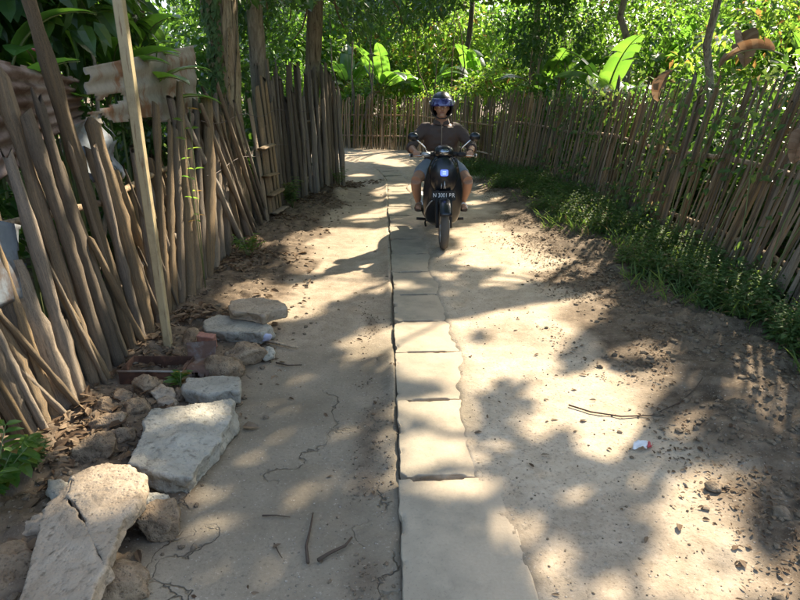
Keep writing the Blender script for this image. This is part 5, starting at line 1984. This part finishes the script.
# handlebar cover, bar, grips, levers, mirrors
V, F = loft([ell_ring((0, y, z), w, h, 24, 2.2, 'y') for y, z, w, h in ((-.44, .985, .05, .03), (-.42, .985, .085, .058), (-.36, .985, .105, .072), (-.28, .975, .10, .06), (-.22, .965, .06, .04))])
hc = sp('handlebar_cover', V, F, 'black_gloss')
V, F = loft([ell_ring((0, -.425, .985), .06, .04, 24, 2.2, 'y'), ell_ring((0, -.446, .988), .045, .026, 24, 2.2, 'y')])
sp('meter_lens', V, F, 'glass_dark', True, hc)
for s_ in (-1, 1):
    sp('handlebar', *tube([(s_ * .06, -.33, .965), (s_ * .17, -.31, .955), (s_ * .30, -.265, .94)], [.03, .022, .014], 12), 'black_matt')
    g = sp('grip', *tube([(s_ * .215, -.295, .948), (s_ * .345, -.25, .935)], .0175, 12), 'black_matt')
    sp('bar_end', *tube([(s_ * .345, -.25, .935), (s_ * .36, -.245, .934)], .02, 12), 'silver', True, g)
    sp('brake_lever', *tube([(s_ * .16, -.335, .955), (s_ * .24, -.345, .945), (s_ * .33, -.32, .935)], [.009, .007, .005], 8, flat=.6), 'silver')
    V, F = loft([ell_ring((s_ * .19, -.37, .955), .045, .022, 16, 2.5, 'y'), ell_ring((s_ * .185, -.33, .955), .05, .028, 16, 2.5, 'y')])
    sp('switch_box', V, F, 'silver' if s_ < 0 else 'black_matt')
    V, F = loft([ell_ring((s_ * .135, -.415, .80), .022, .048, 14, 2.3, 'y'), ell_ring((s_ * .13, -.435, .80), .017, .04, 14, 2.3, 'y')])
    sp('turn_signal', V, F, 'amber')
    mir = empty('mirror')
    mir.parent = sc_
    st_ = [(s_ * .165, -.32, .965), (s_ * .20, -.335, 1.03), (s_ * .26, -.34, 1.085), (s_ * .30, -.335, 1.115)]
    add('mirror_stem', *tube(st_, [.008, .007, .007, .008], 8), M['chrome'], mir)
    c0 = np.array([s_ * .325, -.335, 1.135])
    V, F = ellipsoid(c0, (.058, .034, .048), 18, 12)
    V[:, 1] = np.minimum(V[:, 1], c0[1] + .012)
    add('mirror_shell', V, F, M['black_gloss'], mir)
    V, F = loft([ell_ring(c0 + (0, .0125, 0), .048, .039, 20, 2, 'y'), ell_ring(c0 + (0, .0145, 0), .048, .039, 20, 2, 'y')])
    add('mirror_glass', V, F, M['glass_dark'], mir)
# curved silver trim beside the plate and the legs of the shield
sp('side_trim', *tube([(-.10, -.455, .50), (-.14, -.43, .46), (-.175, -.40, .40), (-.19, -.36, .33)], [.006, .008, .007, .004], 8), 'silver')
sp('cable', *tube([(.05, -.40, .95), (.13, -.43, .92), (.15, -.42, .84), (.10, -.40, .76)], .006, 8), 'black_matt')

# ------------------------------------------------------------------ rider
M['skin'] = plain('skin', (0.36, 0.195, 0.12), .55, .35, vary=.2, scale=14)
M['shirt'] = plain('brown_shirt', (0.066, 0.043, 0.033), .7, .3, vary=.5, scale=9, bump=.8)
M['shorts'] = plain('denim', (0.22, 0.255, 0.30), .9, .1, vary=.4, scale=60)
M['sandal'] = plain('sandal', (0.05, 0.04, 0.035), .7, .2)
M['visor'] = plain('visor', (0.022, 0.016, 0.11), .12, .6, .2, .8, vary=.05)
M['zip'] = plain('zip', (0.22, 0.17, 0.12), .6, .3)
M['lips'] = plain('lips', (0.24, 0.10, 0.075), .5, .3)

person = empty('person', (SX, SY, g1(SX, 6.0)))
person.scale = (.965, .965, .965)
tag(person, 'person in a brown zip shirt, blue-grey shorts and black helmet riding the scooter', 'person')


def chain(pts, rad, seg=14, flat=1.0, side=(1, 0, 0)):
    """limb through joints with rounded, smoothed taper"""
    P = np.array(pts, float)
    k = np.linspace(0, 1, len(P))
    f = np.linspace(0, 1, len(P) * 5)
    Q = np.stack([np.interp(f, k, P[:, j]) for j in range(3)], -1)
    for _ in range(3):
        Q[1:-1] = (Q[:-2] + 2 * Q[1:-1] + Q[2:]) / 4
    return tube(Q, np.interp(f, k, rad), seg, flat, side)


body = []
# torso, neck, head
body.append(loft([ell_ring((0, y, z), w, d, 24, 2.3) for z, y, w, d in ((.74, .20, .13, .11), (.80, .21, .165, .125), (.92, .20, .15, .115), (1.05, .18, .165, .115), (1.15, .165, .185, .11), (1.21, .16, .165, .09), (1.25, .155, .09, .065))]))
body.append(chain([(0, .155, 1.20), (0, .135, 1.27), (0, .12, 1.34)], [.065, .056, .058]))
HC = np.array([0, .095, 1.425])
head = ellipsoid(HC, (.076, .098, .115), 28, 20)
Vh = head[0]
dz_ = Vh[:, 2] - HC[2]
fr = Vh[:, 1] < HC[1]
Vh[:, 0] *= np.where(dz_ < 0, 1 - .22 * np.clip(-dz_ / .115, 0, 1), 1)
body.append((Vh, head[1]))
body.append(ellipsoid(HC + (0, -.098, -.022), (.016, .022, .020), 10, 8))       # nose
body.append(ellipsoid(HC + (0, -.093, -.005), (.010, .014, .030), 10, 8))
body.append(ellipsoid(HC + (0, -.072, -.092), (.030, .024, .022), 12, 8))       # chin
for s_ in (-1, 1):
    body.append(ellipsoid(HC + (s_ * .077, .01, -.012), (.010, .020, .030), 10, 8))
    # arms
    sh, el, wr = (s_ * .185, .155, 1.19), (s_ * .335, .03, 1.00), (s_ * .292, -.20, .965)
    body.append(chain([sh, (s_ * .265, .10, 1.10), el], [.052, .046, .038]))
    body.append(chain([el, (s_ * .325, -.08, .985), wr], [.040, .036, .025]))
    # hand: palm over the grip, four fingers round it, thumb below
    pc = np.array([s_ * .283, -.25, .958])
    body.append(chain([wr, (s_ * .288, -.228, .962), (s_ * .282, -.268, .962)], [.025, .034, .030], 12, .6, (1, 0, 0)))
    for q, ln in enumerate((.92, 1.0, .96, .8)):
        x = s_ * (.252 + .021 * q)
        gy_ = -.283 + .35 * (.021 * q)
        body.append(chain([(x, gy_ + .012, .972), (x, gy_ - .018, .970), (x, gy_ - .026, .946 + .006 * (1 - ln)), (x, gy_ - .010, .926 + .02 * (1 - ln)), (x, gy_ + .008, .926)], [.0105, .010, .0095, .009, .008], 8))
    body.append(chain([(s_ * .262, -.235, .955), (s_ * .238, -.255, .940), (s_ * .232, -.283, .930)], [.013, .011, .009], 8))
    # legs
    hip, kn, an = (s_ * .095, .20, .80), (s_ * .285, -.18, .655), (s_ * .255, -.02, .40)
    body.append(chain([hip, (s_ * .20, .02, .745), kn], [.088, .078, .058]))
    body.append(chain([kn, (s_ * .280, -.12, .55), (s_ * .264, -.05, .46), an], [.058, .055, .044, .033]))
    # foot with toes
    body.append(chain([(s_ * .245, .01, .375), (s_ * .25, -.08, .365), (s_ * .258, -.17, .350)], [.036, .038, .030], 12, .7, (1, 0, 0)))
    for q in range(5):
        x = s_ * (.232 + .013 * q)
        body.append(chain([(x, -.165, .352), (x, -.205 + .008 * q, .344)], [.009 - .0008 * q, .0075 - .0006 * q], 8))
me = remeshed('body', body, .0058, 2, (M['skin'],))
o = bpy.data.objects.new('body', me)
link(o, person)
# face
for s_ in (-1, 1):
    ey = ellipsoid(HC + (s_ * .031, -.088, .004), (.013, .008, .009), 12, 8)
    add('eye', *ey, M['white_ink'], person)
    add('eyebrow', *tube([HC + (s_ * .014, -.097, .024), HC + (s_ * .032, -.095, .028), HC + (s_ * .048, -.085, .022)], .004, 6), M['sandal'], person)
add('mouth', *chain([HC + (-.024, -.083, -.058), HC + (0, -.094, -.057), HC + (.024, -.083, -.058)], [.004, .007, .004], 8), M['lips'], person)

# shirt
sh_ = [loft([ell_ring((0, y, z), w, d, 28, 2.4) for z, y, w, d in ((.745, .20, .165, .135), (.78, .205, .185, .145), (.88, .20, .178, .142), (1.02, .175, .192, .140), (1.14, .165, .208, .130), (1.205, .16, .190, .105), (1.235, .16, .120, .075))])]
for s_ in (-1, 1):
    sh, el, wr = (s_ * .18, .155, 1.185), (s_ * .340, .03, .995), (s_ * .302, -.155, .970)
    sh_.append(chain([(s_ * .12, .16, 1.19), sh, (s_ * .268, .10, 1.10), el], [.075, .076, .066, .058]))
    sh_.append(chain([el, (s_ * .336, -.02, .99), (s_ * .330, -.05, .987)], [.058, .056, .055]))
me = remeshed('shirt', sh_, .009, 3, (M['shirt'],))
W, N = get_co(me), get_no(me)
fold = fbm(np.stack([W[:, 0] * 9, W[:, 1] * 9, W[:, 2] * 16], -1), 7, 3) * .012
set_co(me, W + N * fold[:, None])
o = bpy.data.objects.new('shirt', me)
link(o, person)
zp = []
for z in np.linspace(.78, 1.24, 14):
    yy = np.interp(z, [.78, .88, 1.02, 1.14, 1.205, 1.245], [.205 - .145, .20 - .142, .175 - .140, .165 - .130, .16 - .105, .15 - .082])
    zp.append((0, yy - .006, z))
add('zip', *tube(zp, .005, 6, flat=.8), M['zip'], person)
for s_ in (-1, 1):
    V, F = loft([np.array([(s_ * .012, .055, 1.235), (s_ * .085, .09, 1.245), (s_ * .088, .15, 1.27), (s_ * .075, .15, 1.30), (s_ * .065, .085, 1.285), (s_ * .018, .062, 1.262)]),
                 np.array([(s_ * .012, .049, 1.233), (s_ * .092, .086, 1.241), (s_ * .096, .15, 1.266), (s_ * .080, .152, 1.302), (s_ * .068, .080, 1.288), (s_ * .018, .056, 1.264)])])
    add('collar', V, F, M['shirt'], person, False)
# shorts
st_ = [loft([ell_ring((0, y, z), w, d, 24, 2.4) for z, y, w, d in ((.71, .20, .14, .12), (.76, .20, .185, .145), (.84, .20, .175, .14))])]
for s_ in (-1, 1):
    st_.append(chain([(s_ * .09, .20, .79), (s_ * .19, .03, .745), (s_ * .240, -.085, .70)], [.105, .095, .080]))
me = remeshed('shorts', st_, .009, 2, (M['shorts'],))
W, N = get_co(me), get_no(me)
set_co(me, W + N * (fbm(W * 13, 9, 3) * .005)[:, None])
o = bpy.data.objects.new('shorts', me)
link(o, person)
# watch, sandals
add('wristwatch', *tube([(.300, -.165, .968), (.296, -.19, .966)], [.031, .031], 14), M['black_matt'], person)
for s_ in (-1, 1):
    V, F = loft([ell_ring((s_ * .252, -.085, .322), .046, .135, 20, 2.6), ell_ring((s_ * .252, -.085, .340), .048, .138, 20, 2.6)])
    sd = add('sandal', V, F, M['sandal'], person, False)
    add('strap', *tube([(s_ * .252 - .046, -.10, .335), (s_ * .252 - .03, -.11, .385), (s_ * .252, -.115, .402), (s_ * .252 + .03, -.11, .385), (s_ * .252 + .046, -.10, .335)], .009, 8, flat=.5), M['white_ink'] if s_ > 0 else M['zip'], sd)
# helmet
bm = bmesh.new()
bmesh.ops.create_uvsphere(bm, u_segments=40, v_segments=28, radius=1.0)
HS = np.array([.130, .155, .150])
HO = HC + np.array([0, .018, .012])
dele = []
for f in bm.faces:
    c = f.calc_center_median()
    p = np.array(c[:]) * HS
    face_open = (p[1] < -.035) and (p[2] < .052) and abs(p[0]) < .112
    under = p[2] < -.112
    if face_open or under:
        dele.append(f)
bmesh.ops.delete(bm, geom=dele, context='FACES')
for v in bm.verts:
    v.co = Vector(np.array(v.co[:]) * HS + HO)
me = bpy.data.meshes.new('helmet')
bm.to_mesh(me)
bm.free()
me.materials.append(M['black_gloss'])
me.polygons.foreach_set('use_smooth', np.ones(len(me.polygons), bool))
hel = bpy.data.objects.new('helmet', me)
link(hel, person)
m_ = hel.modifiers.new('thickness', 'SOLIDIFY')
m_.thickness = .018
m_.offset = -1
hel.modifiers.new('soft', 'SUBSURF').render_levels = 1
# visor: strip of a slightly larger shell
V, F = [], []
for i in range(9):
    el_ = RAD(2 + 31 * i / 8)
    for j in range(25):
        az = RAD(-72 + 144 * j / 24)
        q = np.array([math.sin(az) * math.cos(el_), -math.cos(az) * math.cos(el_), math.sin(el_)])
        V.append(q * (HS + .008) * np.array([1, 1.02, 1]) + HO + np.array([0, 0, -.012]))
    if i:
        for j in range(24):
            F.append(((i - 1) * 25 + j, (i - 1) * 25 + j + 1, i * 25 + j + 1, i * 25 + j))
vo = add('visor', V, F, M['visor'], hel)
vo.modifiers.new('thickness', 'SOLIDIFY').thickness = .003
for s_ in (-1, 1):
    add('visor_button', *ellipsoid(HO + (s_ * .135, -.02, .03), (.010, .022, .022), 12, 8), M['silver'], hel)
add('chin_strap', *tube([HO + (-.105, -.02, -.09), HC + (-.072, -.035, -.10), HC + (-.03, -.065, -.122), HC + (.03, -.065, -.122), HC + (.072, -.035, -.10), HO + (.105, -.02, -.09)], .009, 8, flat=.5), M['black_matt'], hel)
